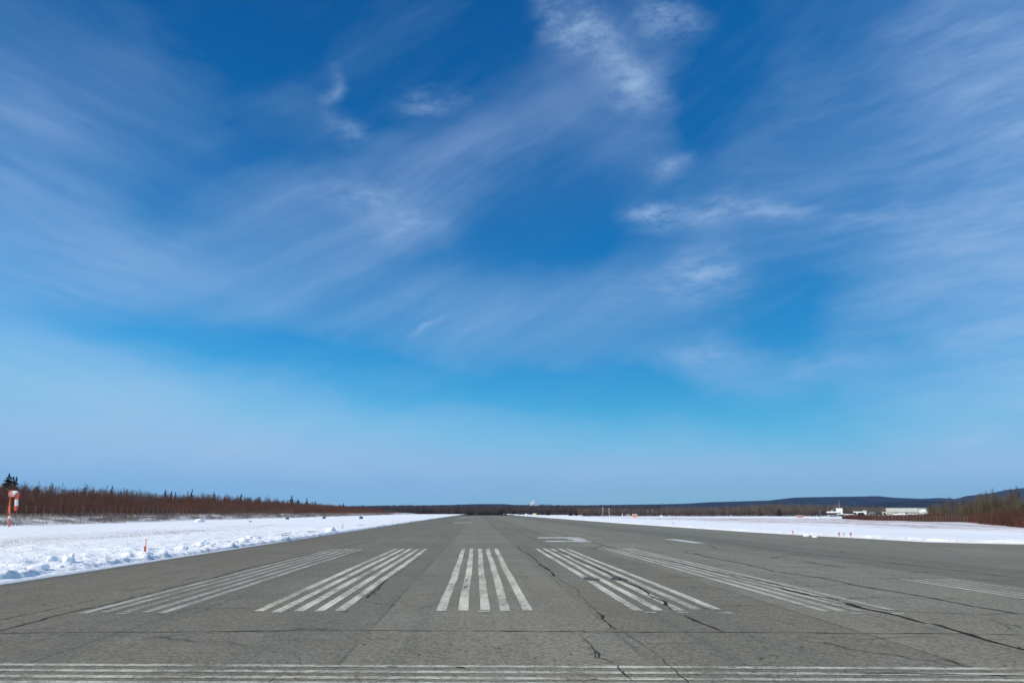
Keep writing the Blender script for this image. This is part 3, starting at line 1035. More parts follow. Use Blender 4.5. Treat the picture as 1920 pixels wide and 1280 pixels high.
# left: the red-brown thicket behind the fence
N = 34000
yy = 62 * (640 / 62.0) ** rng.uniform(0, 1, N) ** 0.92
ul = 55.6 + 30 * rng.beta(1.0, 1.5, N)
keep = fbm(ul * 0.22, yy * 0.09, 3, 300) > 0.30
yy, ul = yy[keep], ul[keep]
xx = EDGE_L - ul
hh = (1.6 + 2.3 * fbm(ul * .16, yy * 0.06, 4, 301) + 1.0 * sstep(58, 72, ul)) * rng.uniform(0.55, 1.12, len(xx))
hh *= np.interp(yy, [60, 250, 420, 640], [1.0, 1.0, .85, .55])
pos = np.column_stack([xx, yy, zarr(xx, yy) - 0.05])
tn = np.clip(0.15 + 0.7 * fbm(ul * 0.16, yy * 0.05, 3, 302) + rng.normal(0, .18, len(xx)), 0, 1)
v, f, tt = thicket(pos, hh, 0.13, 8, 0.014 + 0.00008 * yy, tn)
o = np_mesh('thicket', v, f, M_RED, attrs={'tint': tt})
tag(o, 'long red-brown leafless thicket behind the fence on the left', 'thicket', kind='stuff')

# scrub and dry grass on the bank in front of it
N = 15000
yy = 70 * (560 / 70.0) ** rng.uniform(0, 1, N)
ul = 46.8 + 9.5 * rng.beta(1.4, 1.2, N)
clus = fbm(ul * 0.35, yy * 0.10, 3, 310)
keep = clus > 0.50 + 0.10 * rng.uniform(-1, 1, N)
yy, ul = yy[keep], ul[keep]
xx = EDGE_L - ul
pos = np.column_stack([xx, yy, zarr(xx, yy) - 0.03])
hh = rng.uniform(0.25, 0.75, len(xx)) * (0.7 + clus[keep])
v, f, tt = thicket(pos, hh, 0.16, 3, 0.014 + 0.00008 * yy, rng.uniform(0, 1, len(xx)))
o = np_mesh('scrub', v, f, M_SCRUB, attrs={'tint': tt})
tag(o, 'low grey-brown scrub poking through snow below the fence', 'scrub', kind='stuff')
N = 14000
yy = 70 * (520 / 70.0) ** rng.uniform(0, 1, N)
ul = 47.0 + 9 * rng.uniform(0, 1, N)
keep = fbm(ul * 0.3, yy * 0.13, 3, 330) > 0.47
yy, ul = yy[keep], ul[keep]
xx = EDGE_L - ul
pos = np.column_stack([xx, yy, zarr(xx, yy) - 0.03])
v, f, tt = thicket(pos, rng.uniform(0.25, 0.8, len(xx)), 0.2, 1, 0.012 + 0.00008 * yy, rng.uniform(0, 1, len(xx)))
o = np_mesh('dry_grass', v, f, M_DRY, attrs={'tint': tt})
tag(o, 'pale dry grass standing in the snow below the fence', 'grass', kind='stuff')

# grass stubble on the snow of both fields
N = 3400
yy = rng.uniform(36, 110, N)
ul = 14.5 + rng.normal(0, 2.2, N) + 0.03 * (yy - 50)
keep = (fbm(ul * 0.5, yy * 0.12, 3, 340) > 0.53) & (ul > 9)
yy, ul = yy[keep], ul[keep]
p1 = np.column_stack([EDGE_L - ul, yy, zarr(EDGE_L - ul, yy) - .02])
N = 5200
yr = 70 * (360 / 70.) ** rng.uniform(0, 1, N)
ur = rng.uniform(21, 90, N)
keep = fbm(ur * 0.12, yr * 0.035, 3, 345) > 0.56
yr, ur = yr[keep], ur[keep]
p2 = np.column_stack([edge_r(yr) + ur, yr, zarr(edge_r(yr) + ur, yr) - .02])
pos = np.concatenate([p1, p2])
v, f, tt = thicket(pos, np.concatenate([rng.uniform(.05, .16, len(p1)), rng.uniform(.06, .22, len(p2))]), 0.35, 2, np.concatenate([np.full(len(p1), .012), 0.012 + .0001 * yr]), rng.uniform(0, .6, len(pos)))
o = np_mesh('stubble', v, f, M_DRY, attrs={'tint': tt})
tag(o, 'brown grass stubble showing through the snow fields', 'grass', kind='stuff')

# right: the dark red thicket in front of the hangar
N = 12000
px = rng.uniform(1578, 2150, N)
front = np.interp(px, [1578, 1640, 1720, 1800, 1860, 1920, 2150], [972.5, 975.5, 979.5, 981.0, 986.5, 991.0, 1006])
d0 = gd(px, front)
dd = d0 + rng.beta(1, 1.7, N) * np.interp(px, [1578, 1800, 2150], [28, 34, 34])
xx = xa(px, dd)
hh = np.interp(px, [1578, 1600, 1700, 1800, 1900, 2150], [0.95, 1.35, 1.3, 1.45, 1.7, 2.0]) * rng.uniform(0.5, 1.15, N) * (0.6 + .8 * fbm(px * .03, dd * .12, 3, 350))
pos = np.column_stack([xx, dd, zarr(xx, dd) - 0.05])
tn = np.clip(0.1 + 0.7 * fbm(px * 0.03, dd * .2, 3, 351) + rng.normal(0, .15, N), 0, 1)
v, f, tt = thicket(pos, hh, 0.07, 5, 0.016 + 0.0001 * dd, tn)
o = np_mesh('thicket', v, f, M_RED2, attrs={'tint': tt})
tag(o, 'dark red leafless thicket on the right in front of the hangar', 'thicket', kind='stuff')


# bare trees
def bare_tree(h, seed, nb=11, spread=0.5, fork=False):
    """returns trunk (v,f) and crown (v,f) at the origin"""
    r0 = np.random.default_rng(seed)
    P0, P1, RR = [], [], []
    tv = [(np.zeros(3), np.array([r0.normal(0, .05) * h, r0.normal(0, .05) * h, h]), (0.013 * h + 0.02) if h > 1.01 else 0.011)]
    if fork:
        for k in range(2):
            a_ = r0.uniform(0, 6.28)
            tv.append((np.array([0, 0, 0.12 * h]), np.array([math.cos(a_) * .22 * h, math.sin(a_) * .22 * h, h * r0.uniform(.75, .95)]), (0.010 * h + 0.015) if h > 1.01 else 0.008))
    for s_, e_, r_ in tv:
        for k in range(nb):
            q = r0.uniform(0.25, 0.96)
            b0 = s_ + (e_ - s_) * q
            a_ = r0.uniform(0, 6.28)
            L = h * (1.05 - q) * r0.uniform(0.35, 0.7)
            up = r0.uniform(0.8, 1.6)
            dv = np.array([math.cos(a_) * spread, math.sin(a_) * spread, up * .62])
            b1 = b0 + dv * L
            P0.append(b0), P1.append(b1), RR.append(r_ * 0.42 * (1.2 - q))
            for j in range(5):
                q2 = r0.uniform(0.3, 1.0)
                c0 = b0 + (b1 - b0) * q2
                a2 = r0.uniform(0, 6.28)
                L2 = L * r0.uniform(0.25, 0.5)
                c1 = c0 + np.array([math.cos(a2) * .5, math.sin(a2) * .5, r0.uniform(.4, 1.0)]) * L2
                P0.append(c0), P1.append(c1), RR.append(r_ * 0.20)
    tr = cones([a for a, _, _ in tv], [b for _, b, _ in tv], [c for _, _, c in tv])
    cr = cones(P0, P1, np.maximum(RR, 0.012 if h > 1.01 else 0.0045))
    return tr, cr


PROT = []
for k in range(9):
    tr, cr = bare_tree(1.0, 100 + k, nb=15 + k % 4, spread=0.35 + .05 * (k % 4), fork=(k % 3 == 0))
    vv_, ff_, _ = join([(tr[0], tr[1], np.zeros(len(tr[0]))), (cr[0], cr[1], np.ones(len(cr[0])))])
    # slim the proportions so that unit-high prototypes scale well
    PROT.append((vv_, ff_))


def wood(name, X, Y, Z, H, fat, material, label, tint=None):
    parts = []
    for x, y, z, h, k in zip(X, Y, Z, H, range(len(X))):
        v0, f0 = PROT[rng.integers(len(PROT))]
        a_ = rng.uniform(0, 6.28)
        c_, s_ = math.cos(a_), math.sin(a_)
        w = h * fat * rng.uniform(.8, 1.25)
        q = np.column_stack([(v0[:, 0] * c_ - v0[:, 1] * s_) * w + x, (v0[:, 0] * s_ + v0[:, 1] * c_) * w + y, v0[:, 2] * h + z])
        tv = (rng.uniform(0, 1) if tint is None else tint[k])
        parts.append((q, f0, np.full(len(q), tv)))
    v, f, t_ = join(parts)
    o = np_mesh(name, v, f, material, attrs={'tint': t_})
    return tag(o, label, 'wood', kind='stuff')


# grey bare wood whose tips show above the left thicket
N = 620
yy = 70 * (560 / 70.) ** rng.uniform(0, 1, N)
ul = 82 + 34 * rng.uniform(0, 1, N) ** 1.3
xx = EDGE_L - ul
hh = rng.uniform(3.4, 5.6, N) * (0.75 + 0.5 * fbm(yy * 0.03, ul * .02, 2, 400)) * np.interp(yy, [70, 300, 350, 420, 560], [.86, .95, 1.25, 1.0, .7])
wood('bare_wood', xx, yy, zarr(xx, yy), hh, 1.0, M_BARK, 'grey leafless wood whose tips rise behind the left thicket')
# right: grey-brown wood along the far side of the right snow field
N = 900
px = rng.uniform(1085, 1660, N)
dd = rng.uniform(500, 590, N)
xx = xa(px, dd)
hh = np.interp(px, [1085, 1150, 1200, 1300, 1380, 1450, 1560, 1660], [5.6, 5.2, 5.0, 5.8, 7.0, 8.6, 7.8, 6.5]) * rng.uniform(0.72, 1.15, N)
wood('bare_wood', xx, dd, zarr(xx, dd), hh, 1.25, M_BARK, 'grey-brown leafless wood along the far side of the right snow field')
N = 3500
px = rng.uniform(1095, 1600, N)
dd = rng.uniform(492, 560, N)
xx = xa(px, dd)
pos = np.column_stack([xx, dd, zarr(xx, dd)])
v, f, tt = thicket(pos, rng.uniform(1.5, 4.6, N), 0.08, 4, 0.07, rng.uniform(0, 1, N))
o = np_mesh('undergrowth', v, f, tint_mat('dark_undergrowth', (0.030, 0.015, 0.018), (0.075, 0.050, 0.046)), attrs={'tint': tt})
tag(o, 'dark undergrowth at the foot of the far right wood', 'undergrowth', kind='stuff')
# right: olive and grey trees behind the hangar-side thicket
N = 210
px = rng.uniform(1738, 2120, N)
dd = rng.uniform(160, 235, N)
xx = xa(px, dd)
hh = np.interp(px, [1738, 1780, 1830, 1870, 1920, 2120], [3.9, 5.2, 6.0, 7.6, 7.4, 7.4]) * rng.uniform(.6, 1.05, N)
wood('bare_wood', xx, dd, zarr(xx, dd), hh, 1.1, M_BARK_OL, 'olive-grey leafless trees behind the right thicket beside the hangar')

N = 2600
px = rng.uniform(1735, 2120, N)
dd = rng.uniform(150, 215, N)
xx = xa(px, dd)
pos = np.column_stack([xx, dd, zarr(xx, dd)])
hh = np.interp(px, [1735, 1790, 1850, 1920, 2120], [1.8, 2.6, 3.4, 4.0, 4.0]) * rng.uniform(.55, 1.1, N)
v, f, tt = thicket(pos, hh, 0.10, 6, 0.035, np.clip(fbm(px * .03, dd * .1, 3, 371) + rng.normal(0, .2, N), 0, 1))
o = np_mesh('undergrowth', v, f, tint_mat('olive_undergrowth', (0.042, 0.033, 0.018), (0.105, 0.080, 0.048)), attrs={'tint': tt})
tag(o, 'olive-brown brush filling the gaps between the trees beside the hangar', 'undergrowth', kind='stuff')

# far woods straight ahead and the wooded rise behind them
N = 2000
px = rng.uniform(600, 1110, N)
dd = rng.uniform(780, 960, N)
xx = xa(px, dd)
hh = rng.uniform(5.0, 9.0, N) * np.interp(px, [600, 700, 860, 1110], [.9, .95, 1.0, 1.0])
wood('distant_wood', xx, dd, np.full(N, -1.3), hh + .8, 1.6, M_WOODFAR, 'purple-grey leafless wood straight ahead beyond the runway end')


# conifers
def conifer(h, w, seed, material, dens=1.0):
    """(trunk, crown) meshes data"""
    r0 = np.random.default_rng(seed)
    trv, trf = cones([[0, 0, 0]], [[0, 0, h * 0.97]], [0.02 * h + 0.03])
    V, Fc, T = [], [], []
    nw = int(15 * dens) + 4
    for i in range(nw):
        q = 0.10 + 0.88 * i / (nw - 1)
        L = w * (1.04 - q) ** 0.85 * r0.uniform(0.75, 1.2)
        nbr = max(5, int(11 * (1.1 - q)))
        for k in range(nbr):
            a_ = r0.uniform(0, 6.28)
            l = L * r0.uniform(0.55, 1.15)
            z0 = h * q + r0.normal(0, .012) * h
            dx, dy = math.cos(a_), math.sin(a_)
            base = np.array([0, 0, z0])
            tip = np.array([dx * l, dy * l, z0 - l * r0.uniform(0.05, 0.5)])
            side = np.array([-dy, dx, 0]) * l * 0.26
            midp = base * 0.45 + tip * 0.55
            dn = np.array([0, 0, -0.16 * l - 0.02 * h])
            o_ = len(V)
            V += [base + [0, 0, .02 * h], midp + side + dn * .5, tip, midp - side + dn * .5, midp + dn * 1.3]
            Fc += [(o_, o_ + 1, o_ + 2), (o_, o_ + 2, o_ + 3), (o_, o_ + 1, o_ + 4), (o_ + 4, o_ + 3, o_)]
            T += [r0.uniform(0, 1)] * 5
    o_ = len(V)
    V += [np.array([.03 * h, 0, .9 * h]), np.array([-.02 * h, .03 * h, .9 * h]), np.array([-.02 * h, -.03 * h, .9 * h]), np.array([0, 0, h * 1.02])]
    Fc += [(o_, o_ + 1, o_ + 3), (o_ + 1, o_ + 2, o_ + 3), (o_ + 2, o_, o_ + 3)]
    T += [0.3] * 4
    return (trv, trf), (np.array(V), np.array(Fc), np.array(T))


def plant_conifer(px, ytop, u_or_d, w, label, side='left', material=None, group=None, seed=None, name='spruce_tree', cat='tree', h=None):
    if side == 'left':
        x = EDGE_L - u_or_d
        d_ = x / float(xa(px, 1.0))
    else:
        d_ = u_or_d
        x = float(xa(px, d_))
    z = zl(x, d_) if d_ < 755 else -1.3
    top = float(za(px, ytop, d_))
    hh_ = max(1.2, top - z)
    (tv, tf), (cv, cf, ct) = conifer(hh_, hh_ * w * 1.45, seed or int(px), material)
    e = empty(name, (x, d_, z - .05), label, cat, group)
    np_mesh('trunk', tv, tf, M_BARK, e, attrs={'tint': np.full(len(tv), .2)})
    np_mesh('crown', cv, cf, material or M_NEEDLE, e, attrs={'tint': ct})
    return e


G1 = 'spruces above the left thicket'
for px, yt, u, w, lab in [
    (7, 886, 96, .36, 'tall dark spruce at the left picture edge behind the windsock'),
    (16, 892, 99, .36, 'dark spruce close to the tall one at the left edge'),
    (22, 892, 97, .22, 'slim dark spruce, rightmost of the clump at the left edge'),
    (205, 910, 98, .22, 'small lone spruce tip left of the middle of the left thicket'),
    (306, 917, 100, .17, 'first slim spruce of the row of three above the left thicket'),
    (318, 919, 102, .2, 'second spruce of the row of three above the left thicket'),
    (325, 921, 100, .15, 'third and shortest spruce of the row of three above the left thicket'),
    (356.5, 915, 100, .15, 'pencil-thin dark spruce standing alone right of the row of three'),
    (398, 920, 104, .18, 'small spruce on the skyline where the grey wood begins'),
    (449.5, 925, 105, .26, 'pointed spruce on the skyline above the grey wood'),
    (444, 931, 100, .2, 'short dark spruce just left of the pointed skyline spruce'),
    (484, 930, 108, .35, 'broad spruce top half hidden in the grey wood'),
    (545, 928, 105, .32, 'grey-green spruce left of the biggest dark spruce'),
    (557, 935, 104, .4, 'bushy spruce touching the biggest dark spruce'),
    (574, 933, 100, .30, 'biggest dark spruce on the left skyline, cone shaped'),
    (590, 938, 100, .2, 'thin spruce just right of the biggest dark spruce')]:
    plant_conifer(px, yt, u, w, lab, group=G1)
G2 = 'dark spruces low in the left thicket'
for px, yt, u, w, lab in [
    (612, 946, 84, .3, 'leftmost spruce of the dark group where the thicket thins out'),
    (619, 944, 86, .28, 'second spruce of the dark group where the thicket thins out'),
    (626, 945, 85, .28, 'tallest middle spruce of the dark group where the thicket thins out'),
    (633, 948, 84, .34, 'broad low spruce right in the dark group where the thicket thins out'),
    (643, 942, 92, .3, 'grey-green spruce rising just right of the dark group'),
    (660, 946, 92, .35, 'rounded spruce before the distant wood begins')]:
    plant_conifer(px, yt, u, w, lab, group=G2)
G3 = 'spruces far ahead'
for px, yt, d_, w, lab in [
    (793, 946, 800, .3, 'tiny spruce tip left of the runway end on the skyline'),
    (859, 944.5, 800, .3, 'small dark spruce standing above the far wood at the runway end'),
    (964, 953, 700, .42, 'round dark spruce right of the runway end'),
    (977, 957, 690, .42, 'low dark spruce beside the round one'),
    (1028, 954, 680, .3, 'dark spruce between the cream sign and the masts'),
    (1070, 954, 600, .35, 'dark spruce left of the two masts'),
    (1080, 956, 590, .35, 'low spruce left of the two masts'),
    (1095, 957, 560, .35, 'squat spruce left of the two masts'),
    (1118, 949, 620, .24, 'tall spruce behind the pale mast'),
    (1427, 946, 560, .2, 'thin spruce tip in the far right wood'),
    (1461, 952, 505, .4, 'dark shrubby spruce at the foot of the far right wood')]:
    plant_conifer(px, yt, d_, w, lab, 'right', group=G3)
G4 = 'dark evergreens beside the hangar'
for px, yt, d_, w, lab, mt in [
    (1822, 943, 165, .12, 'slim dark cedar standing upright beside the thicket', M_NEEDLE),
    (1846, 944, 162, .16, 'dark brown-black evergreen column, left of the olive pines', M_NEEDLE),
    (1852, 949, 160, .2, 'second dark evergreen leaning on the column', M_NEEDLE),
    (1858, 947, 170, .22, 'low green-black pine between column and olive pines', M_NEEDLE_B),
    (1868, 949, 166, .4, 'olive pine under the tall bare tree', M_NEEDLE_B),
    (1882, 947, 168, .42, 'bushy olive pine right of the tall bare tree', M_NEEDLE_B),
    (1903, 942, 172, .45, 'round olive pine near the right picture edge', M_NEEDLE_B),
    (1919, 940, 176, .45, 'olive pine cut by the right picture edge', M_NEEDLE_B),
    (1812, 948, 175, .35, 'small olive pine left of the slim cedar', M_NEEDLE_B)]:
    plant_conifer(px, yt, d_, w, lab, 'right', material=mt, group=G4, name='evergreen_tree')
# dark belt of evergreens across the end of the runway
G5 = 'evergreens across the runway end'
N = 150
px = np.concatenate([rng.uniform(876, 948, 110), rng.uniform(948, 985, 40)])
dd = rng.uniform(478, 520, N)
parts_v, parts_f, parts_t, o_ = [], [], [], 0
for k in range(N):
    h_ = rng.uniform(2.2, 3.6) if px[k] < 948 else rng.uniform(1.6, 2.4)
    _, (cv, cf, ct) = conifer(h_, h_ * .55, 900 + k, None, .5)
    parts_v.append(cv + np.array([float(xa(px[k], dd[k])), dd[k], -1.3]))
    parts_f.append(cf + o_)
    parts_t.append(ct)
    o_ += len(cv)
o = np_mesh('evergreen_belt', np.concatenate(parts_v), np.concatenate(parts_f), M_NEEDLE, attrs={'tint': np.concatenate(parts_t)})
tag(o, 'low dark evergreen belt across the far end of the runway', 'evergreens', kind='stuff')


# single bare trees one can tell apart on the right
def plant_bare(px, ytop, d_, label, seed, material=M_BARK, spread=.5, fork=True, nb=13):
    x = float(xa(px, d_))
    z = zl(x, d_)
    h_ = float(za(px, ytop, d_)) - z
    tr, cr = bare_tree(h_, seed, nb, spread, fork)
    e = empty('bare_tree', (x, d_, z - .05), label, 'tree', 'bare trees beside the hangar')
    np_mesh('trunk', tr[0], tr[1], material, e, attrs={'tint': np.full(len(tr[0]), .6)})
    np_mesh('crown', cr[0], cr[1], material, e, attrs={'tint': np.full(len(cr[0]), .4)})


plant_bare(1864, 914, 190, 'tallest bare tree on the right, its top above the blue ridge', 1, nb=18)
plant_bare(1851, 919, 195, 'second tallest bare tree, left of the tallest', 2, nb=16)
plant_bare(1874, 925, 192, 'bare tree right of the tallest, half as open', 3)
plant_bare(1803, 936, 180, 'pale spreading bare tree right of the hangar', 4, spread=.65)
plant_bare(1778, 942, 200, 'grey bare tree near the hangar corner', 5)
plant_bare(1748, 943, 210, 'bare tree overlapping the pale right end of the hangar', 6)
plant_bare(1765, 945, 190, 'short pale bare tree between the hangar and the spreading one', 7)

# ------------------------------------------------------------------ hills


def hills(name, prof, d0, depth, material, seed, base=-0.4, back=1.35):
    """ridge whose skyline follows the given pixels, with a sloping wooded front"""
    px = np.arange(prof[0][0], prof[-1][0], 2.0)
    top = np.interp(px, [q[0] for q in prof], [q[1] for q in prof])
    k = np.linspace(0, 1, 26)
    V = []
    for j, q in enumerate(k):
        dist = d0 - depth * (1 - q)
        x = xa(px, dist)
        ztop = za(px, top, d0)
        prof_k = q ** 1.15
        z = base + (ztop - base) * prof_k + (fbm(px * .02 + seed, np.full_like(px, q * 6), 4, seed) - .5) * ztop * .28 * math.sin(math.pi * q)
        V.append(np.column_stack([x, np.full_like(px, dist), z]))
    for q in (0.3, 0.7, 1.0):
        dist = d0 + depth * q
        x = xa(px, dist)
        z = base + (za(px, top, d0) - base) * (1 - q) ** 1.2
        V.append(np.column_stack([x, np.full_like(px, dist), z]))
    nr, nc = len(V), len(px)
    i = np.arange(nr * nc).reshape(nr, nc)
    f = np.stack([i[:-1, :-1], i[:-1, 1:], i[1:, 1:], i[1:, :-1]], -1).reshape(-1, 4)
    o = np_mesh(name, np.concatenate(V), f, material, smooth=True)
    return tag(o, kind='structure')


M_HILL = hill_mat('wooded_ridge', (0.004, 0.008, 0.011), (0.036, 0.033, 0.036), .012)
M_HILL2 = hill_mat('near_wooded_rise', (0.060, 0.044, 0.044), (0.12, 0.09, 0.085), .05)
hills('hills', [(300, 950), (600, 949), (690, 948), (740, 947.6), (800, 947), (845, 946), (870, 945), (900, 944.2), (945, 944.4), (962, 946), (1050, 947), (1100, 947), (1180, 945.5), (1280, 944),
                (1330, 941), (1400, 939), (1440, 938), (1490, 932.5), (1520, 931.5), (1600, 930.5), (1650, 929.5), (1680, 932.5), (1730, 934.5), (1765, 933), (1795, 935),
                (1815, 929.5), (1860, 924.5), (1890, 918.5), (1920, 915), (2000, 905), (2300, 915)], 6400, 1500, M_HILL, 3)
hills('hills', [(1500, 956), (1580, 949), (1640, 942), (1690, 939), (1740, 938), (1790, 941), (1850, 938), (1920, 934), (2000, 930), (2300, 935)], 4200, 900, M_HILL, 8)
hills('hills', [(-300, 950), (300, 951), (640, 950), (700, 949.2), (760, 948.0), (850, 948.5), (940, 949.0), (1000, 947.6), (1060, 948.4), (1110, 948.5), (1200, 949), (1400, 950), (1700, 951)], 2100, 900, M_HILL2, 15)
# trees on the near rise so that its slope and skyline are ragged
N = 2600
px = rng.uniform(640, 1240, N)
q = rng.uniform(0.05, 1.0, N)
dist = 2100 - 900 * (1 - q)
topz = za(px, np.interp(px, [640, 760, 940, 1000, 1240], [950, 948, 949, 947.6, 949]), 2100.0)
zz = -.4 + (topz + .4) * q ** 1.15
wood('hillside_wood', xa(px, dist), dist, zz - 1.5, rng.uniform(4.5, 7.5, N), 2.0, M_WOODFAR, 'far leafless wood covering the low rise on the horizon')
parts_v, parts_f, parts_t, o_ = [], [], [], 0
for k in range(240):
    pxk, qk = rng.uniform(640, 1240), rng.uniform(.3, 1.0)
    dk = 2100 - 900 * (1 - qk)
    tz = za(pxk, np.interp(pxk, [640, 760, 940, 1000, 1240], [950, 948, 949, 947.6, 949]), 2100.0)
    h_ = rng.uniform(5, 9)
    _, (cv, cf, ct) = conifer(h_, h_ * .4, 2000 + k, None, .35)
    parts_v.append(cv + np.array([float(xa(pxk, dk)), dk, -.4 + (tz + .4) * qk ** 1.15 - 1.5]))
    parts_f.append(cf + o_)
    parts_t.append(ct)
    o_ += len(cv)
o = np_mesh('hillside_evergreens', np.concatenate(parts_v), np.concatenate(parts_f), M_NEEDLE, attrs={'tint': np.concatenate(parts_t)})
tag(o, 'dark evergreens dotted over the low rise on the horizon', 'evergreens', kind='stuff')

# ------------------------------------------------------------------ fences


def fence(pts, hgt, n, label, lean=0.02, seed=1, wire_r=0.008, r=0.035):
    rr = random.Random(seed)
    P = [Vector(p) for p in pts]
    root = empty('wire_fence', P[0], label, 'fence')
    inv = -P[0]
    tops = []
    for i in range(n):
        s_ = i / (n - 1) * (len(P) - 1)
        k = min(int(s_), len(P) - 2)
        b = P[k].lerp(P[k + 1], s_ - k)
        b.z = zl(b.x, b.y)
        h_ = hgt * rr.uniform(.85, 1.08)
        tip = b + Vector((rr.gauss(0, lean), rr.gauss(0, lean), h_))
        tops.append((b, tip))
        o = MB().tube([b + inv - Vector((0, 0, .15)), tip + inv], r * rr.uniform(.8, 1.2), 6).build('post', M_WOOD, root)
    w = MB()
    for q in (0.3, 0.6, 0.92):
        w.tube([a.lerp(b, q) + inv + Vector((0.04, 0, 0)) for a, b in tops], wire_r, 3)
    w.build('wire', M_GREY, root)
    return root


fence([(EDGE_L - 54.6, 86, 0), (EDGE_L - 54.6, 280, 0)], 1.55, 84, 'long line of pale thin posts between scrub and left thicket', seed=3)
pf = []
for px, py in ((1636, 977.0), (1700, 979.5), (1760, 981.5), (1815, 982.5)):
    pf.append(gp(px, py))
fence(pf, 1.0, 30, 'short wire fence of grey posts in front of the right thicket', seed=5, r=0.020)

# ------------------------------------------------------------------ windsock
g = at(17, 987, 98.0)
zb = zl(g.x, g.y)
root = empty('windsock', (g.x, g.y, zb), 'drooping orange and white windsock on an orange mast', 'windsock')
px2m = 98.0 / 1400


def wl(px, py, dy=0.0):
    """local coordinates from pixels at the windsock's own distance"""
    q = at(px, py, 98.0)
    return Vector((q.x - g.x, dy, q.z - zb))


MB().tube([wl(17.0, 992), wl(18.4, 949)], [.11, .10], 12).tube([wl(18.4, 949.3), wl(18.6, 947.5)], .13, 12).build('lower_mast', M_ORANGE, root, True)
MB().tube([wl(18.5, 948), wl(19.6, 922)], [.055, .05], 10).build('upper_mast', M_ORANGE, root, True)
MB().tube([wl(15.3, 969, -.15), wl(18.0, 940, 0)], .035, 8).tube([wl(15.3, 969, -.15), wl(17.2, 970, 0)], .03, 8).build('brace', M_ORANGE, root, True)
b = MB()
c = wl(19.3, 969.2)
b.box(c.x - .13, c.x + .13, -.28, -.12, c.z - .14, c.z + .14, .02)
b.build('junction_box', M_WHITE, root)
# hoop
bm = bmesh.new()
hc = wl(19.2, 925)
ring = [Vector((hc.x, .40 * math.cos(a_), hc.z + .40 * math.sin(a_))) for a_ in np.linspace(0, 2 * math.pi, 21)]
MB().tube(ring, .025, 6, False).build('hoop', M_ORANGE, root, True)
# sock: inflated first bay, then folded over and hanging
sp = [((19.0, 925.2), .37), ((22.0, 925.0), .38), ((26.2, 925.0), .37), ((29.0, 924.8), .35), ((31.0, 926.5), .33), ((31.6, 930.5), .24), ((31.0, 936), .19), ((30.8, 942), .20), ((30.4, 948), .20), ((29.4, 953), .17), ((28.6, 957), .14)]


def sock_piece(a_, b_, m_, lbl=None):
    P = [wl(*q[0]) for q in sp]
    Rr = [q[1] for q in sp]
    pts, rads = [], []
    for i in range(a_, b_):
        for k in range(4):
            pts.append(P[i].lerp(P[i + 1], k / 4))
            rads.append(Rr[i] + (Rr[i + 1] - Rr[i]) * k / 4)
    pts.append(P[b_])
    rads.append(Rr[b_])
    n_ = 18
    bb = bmesh.new()
    rings = []
    for i, p_ in enumerate(pts):
        t_ = (pts[min(i + 1, len(pts) - 1)] - pts[max(i - 1, 0)]).normalized()
        s_ = Vector((0, 1, 0))
        u_ = t_.cross(s_).normalized()
        row = []
        for k in range(n_):
            th = 2 * math.pi * k / n_
            fold = 1 + (0.10 if a_ >= 3 else 0.03) * math.sin(th * 5 + i * .4)
            row.append(bb.verts.new(p_ + (s_ * math.cos(th) * (0.75 if a_ >= 4 else 1) + u_ * math.sin(th)) * rads[i] * fold))
        rings.append(row)
    for r0, r1 in zip(rings, rings[1:]):
        for k in range(n_):
            bb.faces.new((r0[k], r0[(k + 1) % n_], r1[(k + 1) % n_], r1[k]))
    bmesh.ops.recalc_face_normals(bb, faces=bb.faces)
    bmesh.ops.solidify(bb, geom=bb.faces[:], thickness=0.012)
    me = bpy.data.meshes.new('sock_band')
    bb.to_mesh(me)
    bb.free()
    for p_ in me.polygons:
        p_.use_smooth = True
    o = link('sock_band', me, root, (m_,))
    if lbl:
        o['label'] = lbl


sock_piece(0, 2, plain('sun_bleached_cloth', (0.84, 0.36, 0.27), .8, .15, 2.5), 'bleached pink first band')
sock_piece(2, 4, M_SOCK_W, 'white band at the fold')
sock_piece(4, 6, M_SOCK_R, 'orange hanging band')
sock_piece(6, 8, M_SOCK_W, 'white hanging band')
sock_piece(8, 10, M_SOCK_R, 'orange tip')

# ------------------------------------------------------------------ edge markers


def edge_marker(px, py, top, label, stakes=1, lamp=True, tilt=0.0):
    q = gp(px, py, 0.1)
    z = zl(q.x, q.y)
    h_ = max(.30, (py - top) * q.y / 1400)
    e = empty('edge_marker', (q.x, q.y, z - .03), label, 'marker', 'orange markers along the runway edges')
    if lamp:
        k = 0.8 if q.y < 40 else 0.45
        MB().tube([(0, 0, 0), (0, 0, .04), (0, 0, .05), (0, 0, .22), (0, 0, .30)], [.07 * k, .07 * k, .05 * k, .04 * k, .035 * k], 12).build('lamp_base', M_ORANGE if k > .5 else M_PINK, e, True)
        MB().tube([(0, 0, .301), (0, 0, .37), (0, 0, .40)], [.04, .04, .02], 12).build('lamp_cap', M_BLACK if stakes > 1 else M_ORANGE, e, True)
    if stakes:
        MB().tube([(.07, .02, 0), (.05 - tilt, .02, h_)], [.022 if q.y < 40 else .010, .018 if q.y < 40 else .008], 8).build('stake', M_PINK, e, True)
        MB().box(.052 - tilt, .062 - tilt + .03, .012, .028, h_ - .26, h_ - .02, .004).build('flag', M_PINK, e)
    return e


